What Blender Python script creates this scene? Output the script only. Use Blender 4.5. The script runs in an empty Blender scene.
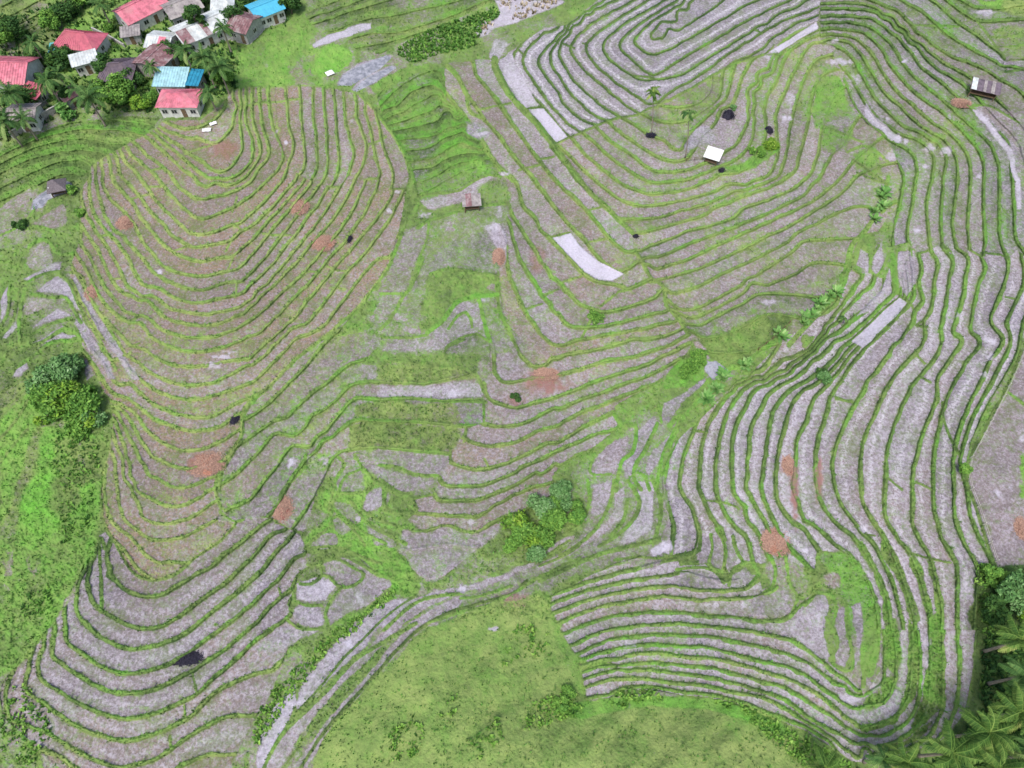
import bpy, bmesh, math, random
import numpy as np
from mathutils import Vector, Matrix, Euler
random.seed(7); RNG = np.random.default_rng(11)
SRES = 0.8
CR = {'P1':(60,80,5.12),'P2':(220,80,5.12),'P3':(60,220,5.12),'P4':(220,220,5.12),'P5':(60,360,5.12),'P6':(220,360,5.12),
'P7':(60,500,5.12),'P8':(220,500,5.12),'M1':(380,60,5.12),'M2':(540,60,5.12),'M3':(380,200,5.12),'M4':(540,200,5.12),
'M5':(380,340,5.12),'M6':(540,340,5.12),'M7':(380,480,5.12),'M8':(540,480,5.12),'R1':(680,60,5.12),'R2':(824,60,5.12),
'R3':(680,200,5.12),'R4':(824,200,5.12),'R5':(680,340,5.12),'R6':(824,340,5.12),'R7':(680,480,5.12),'R8':(824,480,5.12),
'T1':(480,0,5.12),'T2':(640,0,5.12),'T3':(824,0,5.12),'L1':(0,180,8.533),'L2':(0,260,6.4),'S1':(680,618,5.12),
'S2':(824,618,5.12),'S3':(540,600,5.12),'X':(0,0,1.0)}
for _r in range(4):
    for _c in range(4): CR['Q%d%d'%(_r,_c)] = (256*_c,192*_r,4.0)
# A zone: outline, then contour lines by level; a point is x,y in the survey sheet named before it
ZONES = {}
ZONES['A'] = dict(sign=-1, outline="""P1 160,480 160,440 250,380 310,350 370,310 440,280 500,240 520,210 X 200,120 222,104 233,88 262,86
 P2 280,30 290,130 290,240 310,320 335,400 345,440 410,490 490,530 550,545 610,545 660,490 740,515 810,505 870,560 950,560
 P4 925,0 880,180 850,260 770,370 720,440 640,510 560,580 480,640 400,700 330,768 P6 240,150 150,220 115,280 110,380 60,490 10,570 0,640
 P5 800,650 830,740 P7 820,60 800,100 900,120 880,150 800,230 700,290 640,340 580,385 480,410 400,390 340,330 290,230 240,160 215,80 210,0
 P5 215,570 245,490 265,400 270,300 250,210 200,110 150,40 X 84,360 82,350 82,335 78,312 74,292 70,274 72,262 80,240 80,192""",
lines=[
(0,"P1 540,215 620,245 700,245 770,215 830,160 850,110"),
(1,"P1 510,240 600,275 700,300 795,322 850,280 885,230 895,170 905,145 P2 70,100 65,35"),
(2,"P1 500,265 560,310 650,375 740,430 815,470 870,450 905,400"),
(3,"P1 490,290 560,345 630,400 700,460 790,505 850,510 920,480 975,420 990,370 985,300 955,220 950,150 P2 135,80 135,35"),
(4,"P1 440,290 520,360 600,430 680,495 750,545 800,528"),
(5,"P1 375,315 450,390 520,440 570,490 610,550 670,595 740,608 830,590 920,560 980,520 P2 200,455 245,400 250,330 225,260 215,180 205,110 205,35"),
(6,"P1 345,350 400,410 470,470 530,540 590,610 650,670 720,710 800,690 880,660 P2 150,600 230,530 290,470 325,410"),
(7,"P1 320,390 380,460 440,540 480,600 540,670 620,745 P3 680,70 740,72 820,50 P2 60,745 100,735 180,670 240,610 310,530 345,455"),
(8,"P1 290,400 310,480 360,540 410,600 460,670 530,740 P3 560,70 620,110 660,132 740,132 830,118 880,105 P4 110,60 150,40 P2 200,720 270,650 340,570 390,505"),
(9,"P1 245,400 270,500 320,570 370,630 410,700 450,750 P3 490,80 560,150 630,190 690,210 740,212 800,200 880,185 P4 110,150 170,100 P2 255,717 330,640 420,530"),
(10,"P1 205,420 220,520 250,600 330,680 380,740 P3 430,120 480,180 520,230 580,262 650,280 740,288 800,275 860,262 P4 110,235 150,190 220,110 P2 310,717 380,640 460,540"),
(11,"P1 180,440 190,540 210,620 230,700 P3 280,50 340,110 390,160 440,220 500,280 570,325 650,350 740,357 820,330 880,318 P4 110,315 170,260 240,180 310,90 P2 380,717 440,630 500,550"),
(12,"P1 150,450 150,560 160,640 P3 190,0 230,50 290,110 340,180 370,250 400,300 450,340 510,355 580,395 660,420 740,422 830,400 920,380 P4 160,330 240,250 310,170 390,70 P2 440,717 500,650 550,560"),
(13,"P3 160,20 215,100 260,180 310,270 360,350 420,390 480,392 520,420 570,455 660,475 740,484 800,475 880,455 P4 110,440 170,400 240,330 310,250 390,150 P2 505,717 560,640 610,560"),
(14,"P3 130,60 165,110 215,210 260,300 320,370 430,410 500,470 570,515 660,535 740,540 820,530 900,490 P4 120,480 200,400 300,310 390,220 470,120 P2 575,717 640,620 685,530"),
(15,"P3 110,130 140,170 175,240 220,330 280,410 330,465 390,488 440,500 500,550 560,580 650,600 740,602 820,590 900,560 P4 150,520 240,450 320,370 420,280 490,200 560,120 P2 650,717 700,630 745,530"),
(16,"P3 85,180 120,230 150,290 190,370 240,440 290,490 340,520 400,530 440,570 500,620 570,655 650,672 740,674 820,660 900,630 P4 140,600 200,580 280,500 350,430 430,350 500,270 560,200 640,110 P2 720,717 770,620 810,530"),
(17,"P3 80,270 120,330 150,390 200,470 260,540 320,600 370,645 420,660 480,700 550,735 640,750 740,748 830,730 920,715 P4 150,715 230,640 320,560 400,480 450,410 520,330 620,210 690,130 P2 800,717 880,590"),
(18,"P3 70,330 110,420 160,500 210,590 270,650 330,690 400,730 P5 380,0 440,50 520,95 600,122 680,130 780,118 880,75 960,30 P4 205,717 280,640 360,560 440,530 500,470 590,350 650,270 720,200 790,110 P2 865,717 930,590"),
(19,"P3 90,450 140,560 200,650 260,720 P5 320,0 360,60 420,110 500,160 600,195 680,202 780,185 900,150 1000,110 P4 250,760 350,650 440,590 520,550 590,470 650,390 740,270 810,200 870,190"),
(20,"P5 200,0 250,80 310,130 360,125 420,180 500,235 580,270 680,293 740,297 800,285 870,245 950,205"),
(21,"P5 220,100 290,180 350,200 400,240 470,295 550,330 640,355 740,362 820,345 880,305 920,280"),
(22,"P5 270,215 330,240 380,270 430,340 500,405 570,445 650,463 720,460 800,430 880,385"),
(23,"P5 290,240 330,270 380,350 430,430 470,490 530,520 600,550 670,555 760,530 830,520"),
(24,"P5 310,310 340,370 390,460 430,540 500,610 560,645 620,652 700,635 780,600"),
(25,"P5 275,310 310,390 340,490 360,590 390,660 450,700 520,740 580,748 650,738 720,700 780,660"),
(26,"P5 280,400 320,500 350,600 370,660 400,730 P7 420,80 460,110 510,123 580,115 680,85 740,45 780,15"),
(27,"P5 262,470 280,560 290,640 310,760 P7 340,110 400,160 450,195 520,207 600,195 700,155 800,100"),
(28,"P7 360,190 400,240 450,290 510,320 580,318 650,320"),
])
ZONES['A1'] = dict(sign=-1, outline="""P2 280,30 290,130 290,240 310,320 335,400 345,440 410,490 490,530 550,545 610,545 660,490 740,515 810,505 870,560 950,560
 970,500 960,430 930,350 870,260 800,160 720,80 640,60 560,40 450,28""",
lines=[(0,"P2 335,35 345,140 355,240 380,320 370,380 345,440"),(1,"P2 410,40 415,150 420,250 435,380 420,470 395,500"),
(2,"P2 475,40 480,200 495,330 495,450 470,510"),(3,"P2 530,45 535,150 545,250 550,380 545,480 510,540"),
(4,"P2 580,50 590,150 600,300 612,420 585,520"),(5,"P2 635,80 640,200 665,300 685,400 660,490"),
(6,"P2 695,90 700,140 720,230 750,330 735,430 700,500"),(7,"P2 745,170 775,260 785,330 800,400 820,480 810,510")])
ZONES['B'] = dict(sign=-1, outline="""X 99,536 97,547 85,562 77.6,582 74.6,598 Q30 210,170 150,260 60,360 10,430 0,470 10,560 80,620 150,690 240,768 X 75,800 225,800 230,768
 Q30 980,640 1024,560 Q31 60,470 P8 400,620 350,560 370,470 390,400 450,340 440,280 440,240 410,180 360,150 280,120 270,90 200,90 110,100 80,120
 P7 880,150 800,230 700,290 640,340 580,385 480,410 400,390 340,330 290,230 240,160""",
lines=[(0,"P7 240,270 250,350 290,420 340,465 400,490 470,495 540,480 620,430 700,385 780,345 850,280 930,220 P8 205,140 270,95"),
(1,"P7 170,290 140,400 150,490 200,560 270,605 350,645 430,662 520,650 600,605 680,550 760,490 850,430 930,350 P8 181,280 230,220 290,170 340,150"),
(2,"P7 130,350 100,420 80,500 90,580 140,650 200,700 270,740 350,765 440,760 540,735 640,690 720,630 800,560 880,500 960,430 P8 205,380 290,270 350,210 380,170"),
(3,"Q30 255,160 260,240 310,300 380,350 440,380 510,392 600,380 680,355 720,330 800,275 880,220 P8 184,517 260,440 330,370 400,290 430,280"),
(4,"Q30 215,210 205,300 240,350 300,395 380,440 460,470 560,470 660,440 740,400 850,330 930,270 P8 184,632 250,560 300,510 360,470 385,420"),
(5,"Q30 175,280 150,350 160,410 230,460 310,510 400,550 500,572 600,560 700,520 780,480 860,410 940,340 P8 184,722 260,670 330,620 380,560 370,510"),
(6,"Q30 115,360 100,440 160,500 240,560 320,610 400,640 500,660 600,640 700,600 780,550 850,480 930,430 1010,400 Q31 60,380"),
(7,"Q30 50,580 140,610 220,650 300,700 400,745 480,768 590,745 680,700 760,640 850,590 930,560 1000,560"),
(8,"X 60,757 80,772 120,785 160,780 Q30 720,768 780,735 850,715 910,715"),])
ZONES['W'] = dict(sign=1, outline="""T1 660,-40 530,60 440,130 330,140 200,230 100,310 85,350 150,470 250,590 380,740 460,700 590,640 720,600 860,570 950,510
 T2 250,460 350,400 510,315 640,270 720,200 910,100 925,0 925,-60""",
lines=[(1,"T1 290,140 200,240 170,300 190,370 250,470 330,550 400,640 460,700"),
(2,"T1 330,165 240,260 222,310 250,380 310,470 380,560 450,630 525,680"),
(3,"T1 430,155 340,250 302,300 330,380 400,470 460,560 540,620 590,640"),
(4,"T1 620,20 450,140 370,260 365,300 390,370 450,460 530,540 600,600 650,620"),
(5,"T1 700,0 540,80 430,200 420,310 470,400 540,470 620,540 700,590"),
(6,"T1 760,20 600,110 480,215 490,300 560,380 640,450 720,510 800,570"),
(7,"T1 860,0 660,130 550,225 570,300 620,360 700,430 780,480 860,535 930,510 T2 160,470 280,400 380,330 470,260 600,180 720,110 860,60 920,30"),
(8,"T1 950,0 760,110 640,215 640,270 700,330 780,388 890,405 T2 130,405 220,380 340,300 450,235 560,170 650,120 740,60 840,10"),
(9,"T1 1000,10 850,100 740,190 715,230 740,270 810,330 890,385 T2 180,320 300,250 420,180 520,120 640,60 760,5"),
(10,"T1 1024,30 880,110 810,180 790,210 810,240 880,275 T2 120,260 220,210 350,140 450,80 560,20 640,-10"),
(6,"T2 560,285 640,235 720,170 820,110 910,75"),
(11,"T2 70,200 60,170 110,110 200,50 300,-10 T2 330,-20 T2 70,205 200,150 320,80 420,10")])
ZONES['E'] = dict(sign=-1, outline="""T1 380,740 460,700 590,640 720,600 860,570 950,510 T2 250,460 350,400 510,315 640,270 720,200 910,100 925,200
 T3 0,215 60,240 30,330 R2 110,60 100,100 150,230 200,300 280,370 340,430 380,540 395,600 370,768 R4 330,80 280,160 190,180 100,380 90,450 0,560
 R3 720,560 640,650 560,740 R5 420,50 330,130 250,150 130,130 M6 860,80 M4 780,700 700,600 650,540 630,440 570,400 520,310 480,260 470,170 400,100 300,0 M2 220,640""",
lines=[(-1,"M2 500,265 570,300 640,320 720,320 760,310 T2 400,500 420,410"),(0,"M2 415,295 480,330 560,380 640,415 720,460"),
(1,"M2 345,315 430,390 510,440 590,490 660,515 740,510 R1 60,480 130,380 180,330 T2 420,560 490,500 520,400 573,307 620,275"),
(2,"M2 280,340 350,410 440,470 520,530 600,570 680,575 760,560 820,540 R1 210,480 290,430 T2 560,600 560,520 600,420 655,347 690,285"),
(3,"M2 215,370 290,440 370,510 460,570 540,615 620,630 700,625 780,605 870,570 R1 300,500 370,400 375,280 380,170 450,40 T2 700,300 760,230 920,150"),
(4,"M2 155,395 200,450 280,530 370,600 450,650 540,680 640,680 740,665 830,630 920,590 R1 330,560 430,430 440,300 440,220 480,130 530,20 T2 770,260 850,205 930,180"),
(5,"M2 90,435 160,500 230,570 310,640 400,710 480,740 570,745 680,730 800,700 900,670 960,640 R1 340,640 440,600 500,500 490,290 520,200 560,110 620,0 T2 840,280 900,220"),
(6,"M4 400,95 480,100 570,95 660,75 760,45 R1 0,768 150,730 300,670 420,640 500,600 545,480 560,370 600,200 670,40 T3 10,290"),
(7,"M4 490,175 560,160 650,135 R3 0,115 130,75 R1 170,760 330,700 480,640 580,580 610,500 650,350 680,180 720,90"),
(8,"M4 490,260 560,240 660,200 760,160 R3 150,135 280,90 R1 320,765 450,720 600,650 680,570 710,470 720,370"),
(9,"M4 520,300 600,290 700,255 800,215 R3 250,150 380,100 R1 500,765 600,715 680,640 740,560 780,480 830,440"),
(10,"M4 530,325 590,348 660,335 740,310 R3 120,270 260,200 400,140 500,90 R1 600,765 720,700 800,630 890,520"),
(11,"M4 590,410 680,390 R3 0,380 100,350 200,310 330,250 440,190 520,155 620,100 R1 760,730 850,660 900,600"),
(12,"M4 620,440 660,470 720,470 R3 120,430 230,370 350,320 450,270 560,210 600,170 700,120 820,60 900,35 1000,45"),
(13,"M4 665,520 710,555 780,560 R3 200,500 320,430 430,360 540,290 620,220 740,200 900,200"),
(14,"R3 370,425 440,435 540,400 620,360 690,320 760,320 850,335"),
(15,"M4 700,590 740,630 800,640 R3 160,610 280,550 360,510 450,480 560,485 690,500"),
(16,"M4 770,670 830,705 R3 230,690 340,640 440,590 550,595")])
ZONES['G'] = dict(sign=-1, outline="""M1 340,20 480,0 575,0 590,60 640,160 760,250 870,430 1000,620 M4 300,0 400,100 470,170 480,260 520,310 570,400 630,440 650,540 700,600 780,700
 M6 770,40 720,110 640,190 470,290 380,340 400,450 300,530 180,600 110,640 60,700 M7 900,60 700,190 620,220 560,290 480,370 330,490 250,510 200,490 130,420 90,370 120,280
 100,240 180,170 170,100 270,70 300,20 M5 300,690 360,600 380,540 440,460 530,420 540,330 520,220 570,180 560,0 M3 600,400 580,330 640,260 560,160 650,110
 M1 650,640 600,560 520,430 460,300 420,270 340,200 330,60""",
lines=[(0,"M1 480,20 490,70 560,160 610,230 680,330 760,440 820,520 900,620 980,700 M4 205,23 300,130 345,190 400,240 450,270 480,265"),
(1,"M1 350,30 400,90 440,170 500,250 530,300 600,380 660,460 720,540 790,620 860,710 M4 100,70 160,140 220,200 270,260 340,330 400,370 440,360 500,320"),
(2,"M1 470,330 520,410 570,490 640,580 690,620 720,700 M3 720,0 780,80 850,180 930,260 M4 0,150 80,240 160,310 220,380 290,420 360,430 410,440 440,455 570,405"),
(3,"M3 660,30 680,90 740,180 810,290 890,400 960,470 M4 0,310 60,400 130,470 200,530 270,560 330,577 400,562 500,532 600,490 620,460"),
(4,"M3 655,110 680,200 720,310 780,410 850,510 920,590 M4 0,480 60,560 120,620 190,655 240,655 330,650 430,625 540,595 640,570"),
(5,"M3 645,250 660,380 700,480 740,570 800,650 860,720 940,745 M4 0,680 50,730 120,745 200,720 300,700 420,680 530,660 640,630 680,625"),
(6,"M3 600,400 620,590 680,680 M5 700,30 740,100 790,135 850,130 920,95 M6 60,100 130,75 250,60 380,30 480,0"),
(7,"M5 570,20 580,80 590,170 620,210 700,210 800,190 900,180 M6 200,150 330,110 470,90 560,60 680,20"),
(8,"M5 530,230 550,290 620,330 700,345 780,325 880,300 M6 0,315 80,290 205,245 300,210 420,170 540,130 640,80 740,30"),
(9,"M5 530,430 620,440 710,435 800,400 900,350 M6 0,390 100,355 220,300 320,270 450,220 560,180 660,130"),
(10,"M5 440,510 520,540 620,540 720,510 830,460 930,430 M6 0,470 120,420 220,370 330,330 430,290 520,250"),
(11,"M5 370,630 450,655 560,660 660,630 760,580 860,530 M6 0,550 100,520 200,460 300,410 380,370"),
(12,"M5 310,720 340,745 420,752 520,745 620,710 720,660 850,600 960,545 M6 100,570 200,520 300,480 390,460"),
(13,"M7 270,70 290,95 380,105 470,110 560,80 640,50 M5 700,740 800,680 900,635 M6 0,690 100,650 190,595"),
(14,"M7 180,170 300,180 420,185 520,180 580,130 680,80 780,40 860,20"),
(15,"M7 110,260 200,268 280,250 360,235 420,260 500,268 560,230 640,190 720,170")])
ZONES['H'] = dict(sign=-1, outline="""M1 340,30 280,50 150,75 30,140 -20,180 20,300 100,430 160,560 190,700 300,680 400,670 480,620 560,590 610,600 540,440 460,310 420,270 340,200""",
lines=[(0,"M1 0,235 60,170 140,110 220,70 300,55"),(1,"M1 20,255 90,230 150,170 240,130 310,150 340,200 400,265"),
(2,"M1 30,300 80,275 160,235 240,195 310,185"),(3,"M1 50,330 120,310 200,280 280,250 330,235"),
(4,"M1 60,365 150,345 240,322 310,290 370,270 430,280"),(5,"M1 110,405 200,395 300,375 380,340 450,330"),
(6,"M1 150,460 240,450 320,400 420,365 470,400 520,415"),(7,"M1 170,515 270,500 370,440 440,425 520,450"),
(8,"M1 180,555 250,550 330,510 430,480 530,475"),(9,"M1 200,625 270,600 340,560 430,520 560,505")])
ZONES['X'] = dict(sign=1, outline="""T2 925,0 925,200 T3 0,215 60,240 30,330 R2 110,60 100,100 150,230 200,300 280,370 340,430 380,540 395,600 370,768
 R4 350,180 340,240 430,215 480,275 545,255 605,225 650,280 670,230 725,280 745,250 805,290 900,280 940,300 985,255 1100,340 R4 1200,340 T3 1130,560 T3 1130,-60 T2 925,-60""",
lines=[(0,"R2 240,430 330,490 390,560 405,620 380,768 R4 360,120"),
(1,"R2 100,100 150,230 200,300 280,370 360,425 430,465 465,530 462,640 R4 455,0 430,120 425,200"),
(2,"R2 110,60 160,130 210,220 290,320 360,360 450,400 530,450 560,510 550,620 R4 525,0 530,130 545,250"),
(3,"T3 60,240 110,265 160,320 200,400 260,500 R2 330,270 420,350 500,380 580,430 620,490 610,600 R4 597,50 595,120 605,220"),
(4,"T3 30,200 120,215 180,270 215,330 R2 260,90 310,170 380,230 460,310 550,380 630,430 670,500 680,600 R4 665,50 655,120 670,220"),
(5,"T3 0,185 60,180 130,190 200,230 260,307 R2 330,110 400,190 480,260 560,330 640,380 700,440 740,530 745,640 R4 738,50 735,120 745,240"),
(6,"T3 0,150 60,145 120,155 200,170 260,220 320,307 R2 370,70 450,160 500,200 590,260 690,350 770,440 810,520 815,620 R4 815,50 825,200 815,280"),
(7,"T3 0,115 120,115 200,130 270,165 330,220 390,310 R2 460,90 550,160 640,240 730,320 820,400 870,480 895,570 R4 893,50 895,150 910,240 935,295"),
(8,"T3 0,85 100,85 180,92 270,115 330,165 400,225 470,310 R2 540,70 630,140 700,210 760,250 850,330 920,400 950,480 960,600 R4 970,50 980,200 1010,250"),
(9,"T3 0,45 100,45 200,50 280,75 340,115 410,175 470,235 530,310 R2 600,60 700,120 R2 900,310 980,400 1020,500 1050,640 R4 1050,100 1100,200"),
(10,"T3 0,20 120,18 220,30 300,70 380,130 430,180 520,250 610,320 R2 690,60 740,90"),
(11,"T3 240,0 270,10 360,50 430,110 500,180 560,230 650,290 750,325 830,360 900,410 940,430"),
(12,"T3 360,-20 430,20 500,60 570,120 620,165 700,220 800,280 880,320 950,340 1024,355"),
(13,"T3 480,-30 540,0 620,60 700,130 780,180 850,240 900,270 930,305 1024,300"),
(14,"T3 560,-30 620,0 700,60 780,105 850,110 1024,100"),(15,"T3 640,-30 700,0 780,40 920,45")])
ZONES['J'] = dict(sign=1, outline="""R4 425,230 480,275 545,255 605,225 650,280 670,230 725,280 745,250 805,290 900,280 940,300 985,255 1100,340
 R4 1110,420 R6 1020,0 980,110 900,230 830,350 760,500 730,600 720,660 R8 730,30 790,180 850,370 880,440 800,450 790,520 780,768 R8 270,768 260,620 200,460
 R7 860,380 700,360 690,470 620,440 520,390 420,430 330,410 220,470 110,380 0,390 M8 600,370 610,340 640,240 600,50 M6 615,700 650,620 700,520 770,450 800,440
 R5 90,420 170,330 290,210 350,190 430,100 520,0 R3 590,680 700,610 790,530 850,430 860,360 R4 150,350 190,380 235,365 265,395 330,400 385,480 400,380 425,300""",
lines=[(-7.6,"R4 160,300 110,420 R3 810,540 710,620 600,690 R5 470,110 400,170 310,215 200,300 110,410"),(-8,"R5 70,460 20,580 0,680 R7 0,50 50,130 80,220 90,310 70,370"),
(-7,"R4 150,350 190,380 130,480 60,580 R3 650,768 R5 520,100 430,190 360,205 290,230 200,330 130,470 100,600 95,768 R7 110,80 150,180 200,250 230,340 230,420"),
(-6,"R4 255,400 200,470 100,570 30,650 R5 690,0 610,90 540,150 460,190 340,240 260,340 210,470 180,620 180,768 R7 190,80 230,180 290,260 330,290"),
(-5,"R4 290,470 180,580 60,680 R5 750,-10 660,75 580,140 500,195 420,240 350,310 300,400 270,480 260,620 270,768 R7 280,80 320,130 350,220 410,310 450,400"),
(-4,"R4 340,490 250,585 110,700 R5 800,0 720,80 640,150 560,210 480,255 420,330 360,440 345,560 335,768 R7 350,80 390,150 430,210 470,290"),
(-3,"R4 385,498 260,610 135,722 R5 860,10 790,90 720,150 640,210 550,265 470,370 450,480 430,600 410,768 R7 430,110 470,200 500,260 560,350 640,430"),
(-2,"R5 640,250 580,310 540,420 510,540 490,660 490,768 R7 500,110 550,190 620,250 690,340"),
(-1,"R5 705,275 670,330 640,420 600,500 590,600 580,768 R7 600,110 640,210 720,270 800,340"),
(0,"R4 430,530 330,640 210,760 R5 860,150 800,240 770,290 740,400 710,480 690,600 700,768 R7 720,120 800,230 R8 143,290 200,360 260,470 310,580 345,768"),
(1,"R4 480,280 495,340 480,430 500,520 450,620 390,717 R6 330,70 260,170 200,260 155,330 100,440 60,550 40,650 60,768 R8 80,110 140,200 190,270"),
(2,"R4 545,260 575,310 565,400 550,520 510,620 R6 510,0 460,70 370,170 310,260 260,380 210,490 185,600 180,700 R8 200,130 280,260 340,370 400,520 450,680 465,768"),
(3,"R4 605,240 650,300 640,390 620,520 600,620 R6 600,0 570,80 500,170 450,230 400,330 360,430 320,560 310,680 R8 305,50 310,180 380,310 430,370 490,500 530,650 536,768"),
(4,"R4 670,240 735,300 720,390 700,520 660,680 R6 700,0 640,100 580,190 570,310 520,430 480,560 450,680 R8 450,60 450,220 490,320 540,390 570,500 600,640 598,768"),
(5,"R4 805,300 820,340 790,430 760,560 750,680 R6 790,0 740,90 680,190 620,310 590,420 560,560 555,700 R8 560,160 610,320 670,420 680,500 680,768"),
(6,"R4 935,310 930,400 890,500 850,620 R6 910,0 850,110 780,250 720,380 670,520 655,700 R8 660,30 670,230 740,370 780,440"),
(7,"R4 1010,300 1020,420 980,520 930,640 R6 950,20 900,130 840,240 770,370 720,500 690,620")])
ZONES['N'] = dict(sign=1, outline="""M8 40,600 200,520 380,430 560,380 700,400 R7 0,440 130,430 230,520 400,480 420,560 500,530 560,680 690,570 720,600 R7 740,768 S1 760,220 850,290 930,370
 S2 200,400 290,270 270,60 290,60 R8 780,768 S2 790,60 760,280 720,480 650,590 560,650 400,700 270,768 200,740 S1 880,730 760,650 640,580 520,530 400,490 300,445 150,405 0,390
 S3 600,465 450,455 350,500 240,505 220,400 200,300 160,240 120,180 60,90""",
lines=[(0,"M8 30,600 160,545 300,500 420,470 560,430 640,410"),(1,"M8 50,630 190,578 320,540 460,510 650,485 760,470"),
(2,"M8 60,680 200,625 340,585 480,555 620,540 R7 0,545 120,560 220,565 320,555 390,510"),
(3,"M8 90,730 230,670 380,625 520,605 640,590 R7 0,600 150,605 350,600 450,570"),
(4,"S3 120,170 260,110 400,75 540,60 700,60 R7 150,690 300,700 420,715 540,700 600,650 680,600"),
(5,"S3 160,225 310,160 450,135 620,118 S1 0,22 130,35 307,53 430,75 560,105 650,150 730,220 800,280 870,330 920,370"),
(6,"S3 200,265 350,205 500,180 650,170 S1 0,85 150,90 307,120 430,150 560,185 660,230 760,300 850,350 920,390 S2 240,370 300,320 305,100 300,60"),
(7,"S3 300,270 400,245 550,225 S1 0,140 150,150 307,190 430,220 540,240 660,300 750,370 820,420 S2 140,455 220,445 300,430 350,350 365,200 345,60"),
(8,"S3 380,300 500,270 600,265 S1 0,190 180,205 307,230 430,270 560,310 680,370 780,440 860,510 S2 193,555 290,540 370,490 430,400 448,200 448,60"),
(9,"S3 400,335 560,320 S1 0,235 180,255 307,285 430,320 560,360 680,440 780,500 880,570 S2 240,595 330,590 420,530 475,420 488,200 470,60"),
(10,"S3 400,352 560,355 S1 0,280 150,300 307,335 430,375 560,430 650,500 760,560 850,610 S2 250,660 340,640 450,570 520,470 540,300 535,60"),
(11,"S3 240,440 350,405 480,398 650,415 S1 150,345 300,380 420,400 540,460 650,530 760,600 870,680 S2 250,700 360,685 500,630 580,520 605,350 600,60"),
(12,"S3 350,480 450,440 600,445 S1 0,370 150,385 300,420 400,460 520,505 640,550 760,620 S2 340,715 520,660 640,530 685,350 680,60")])
ZONES['C'] = dict(sign=-1, outline="""P4 935,40 880,180 850,260 770,370 720,440 640,510 560,580 480,640 400,700 330,768 P6 240,150 150,220 115,280 110,380 60,490 10,570 0,640
 P8 20,60 110,100 200,90 280,90 360,150 430,160 P6 500,680 560,560 600,490 640,470 700,480 900,540 1010,580 M5 300,690 360,600 380,540 440,460 530,420 540,330 480,190 420,150 300,150
 P4 720,740 860,600 800,560 600,600 560,640 740,400 760,370 900,100""",
lines=[(0,"P4 800,380 740,460 660,540 560,610 P6 430,40 300,180 210,260"),
(1,"P6 120,420 180,380 290,310 350,290 420,220 490,160 570,100 640,40"),
(2,"P6 0,640 80,590 150,520 220,450 280,380 370,390 420,360 470,290 540,250 610,190 680,130 750,115 900,115 1024,125"),
(3,"P6 60,760 160,710 230,620 290,550 340,470 380,440 470,440 540,370 600,290 650,230 700,200 800,205 1024,195"),
(4,"P6 310,720 370,610 430,530 480,480 530,420 600,370 680,320 800,315 900,320 1024,315 M5 430,440"),
(5,"P6 440,768 500,660 550,560 600,490 680,460 800,450 1024,465 M5 350,580"),
(6,"P6 690,485 760,530 900,560 1010,600")])
# parameters: step m, bund px, shelf grass 0-1, tone 0 lavender 1 brown, pale 0-1, lush of bund, stripe
PAR = {'A':(.34,1.8,.13,.95,.05,.42,0),'A1':(.32,1.6,.13,.8,.08,.42,0),'B':(.38,2.7,.07,.45,.16,.34,.35),'W':(.28,.95,.05,.08,.33,.30,1.0),
'E':(.38,1.7,.27,.55,.2,.40,.1),'G':(.42,2.1,.13,.62,.20,.40,0),'H':(.32,1.6,.66,.2,.2,.5,0),'X':(.36,2.1,.28,.25,.22,.34,0),
'J':(.32,2.9,.08,.32,.33,.40,.6),'N':(.15,3.0,.10,.35,.30,.46,.35),'C':(.4,2.2,.22,.35,.18,.46,0)}
ZONES['K'] = dict(sign=1, outline="""X -40,175 0,152 60,124 130,116 160,118 146,134 120,148 97,166 83,175 70,185 30,185 -40,240""",
lines=[(0,"Q00 -60,660 0,625 100,575 220,535 350,515 480,520 540,530"),(-1,"Q00 -60,690 0,655 100,605 200,570 330,555 440,575"),
(-2,"Q00 -60,730 0,692 100,645 220,610 330,600 400,615"),(-3,"Q00 -40,768 60,720 150,680 240,645 320,640 370,670"),(1,"Q00 0,590 120,530 250,500 380,480 500,485 600,500")])
ZONES['U'] = dict(sign=1, outline="""Q01 190,60 400,-40 1200,-160 1000,-20 950,20 880,40 560,180 500,215 400,200 360,170 460,100 400,85 300,130 240,110""",
lines=[(0,"Q01 200,45 330,0 460,-50"),(-1,"Q01 220,72 300,45 420,0 520,-40"),(-2,"Q01 230,97 330,60 480,15 620,-30"),
(-3,"Q01 300,125 430,80 560,58 700,28 850,-10"),(-4,"Q01 470,130 560,130 680,98 800,55 880,20"),(-5,"Q01 400,195 560,158 700,115 830,70 900,45")])
ZONES['Q'] = dict(sign=1, outline="Q00 -80,0 -80,200 0,175 120,135 200,90 290,40 330,-60 100,-160",
lines=[(0,"Q00 -60,180 100,120 250,40"),(1,"Q00 -60,130 60,95 180,45 260,0"),(2,"Q00 -60,90 60,50 150,5"),(3,"Q00 -60,50 30,15 90,-30")])
PAR['K']=(.3,1.8,.85,.3,.1,.42,0); PAR['U']=(.3,1.5,.5,.5,.1,.42,0); PAR['Q']=(.3,1.5,.45,.7,.1,.4,0)
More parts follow.
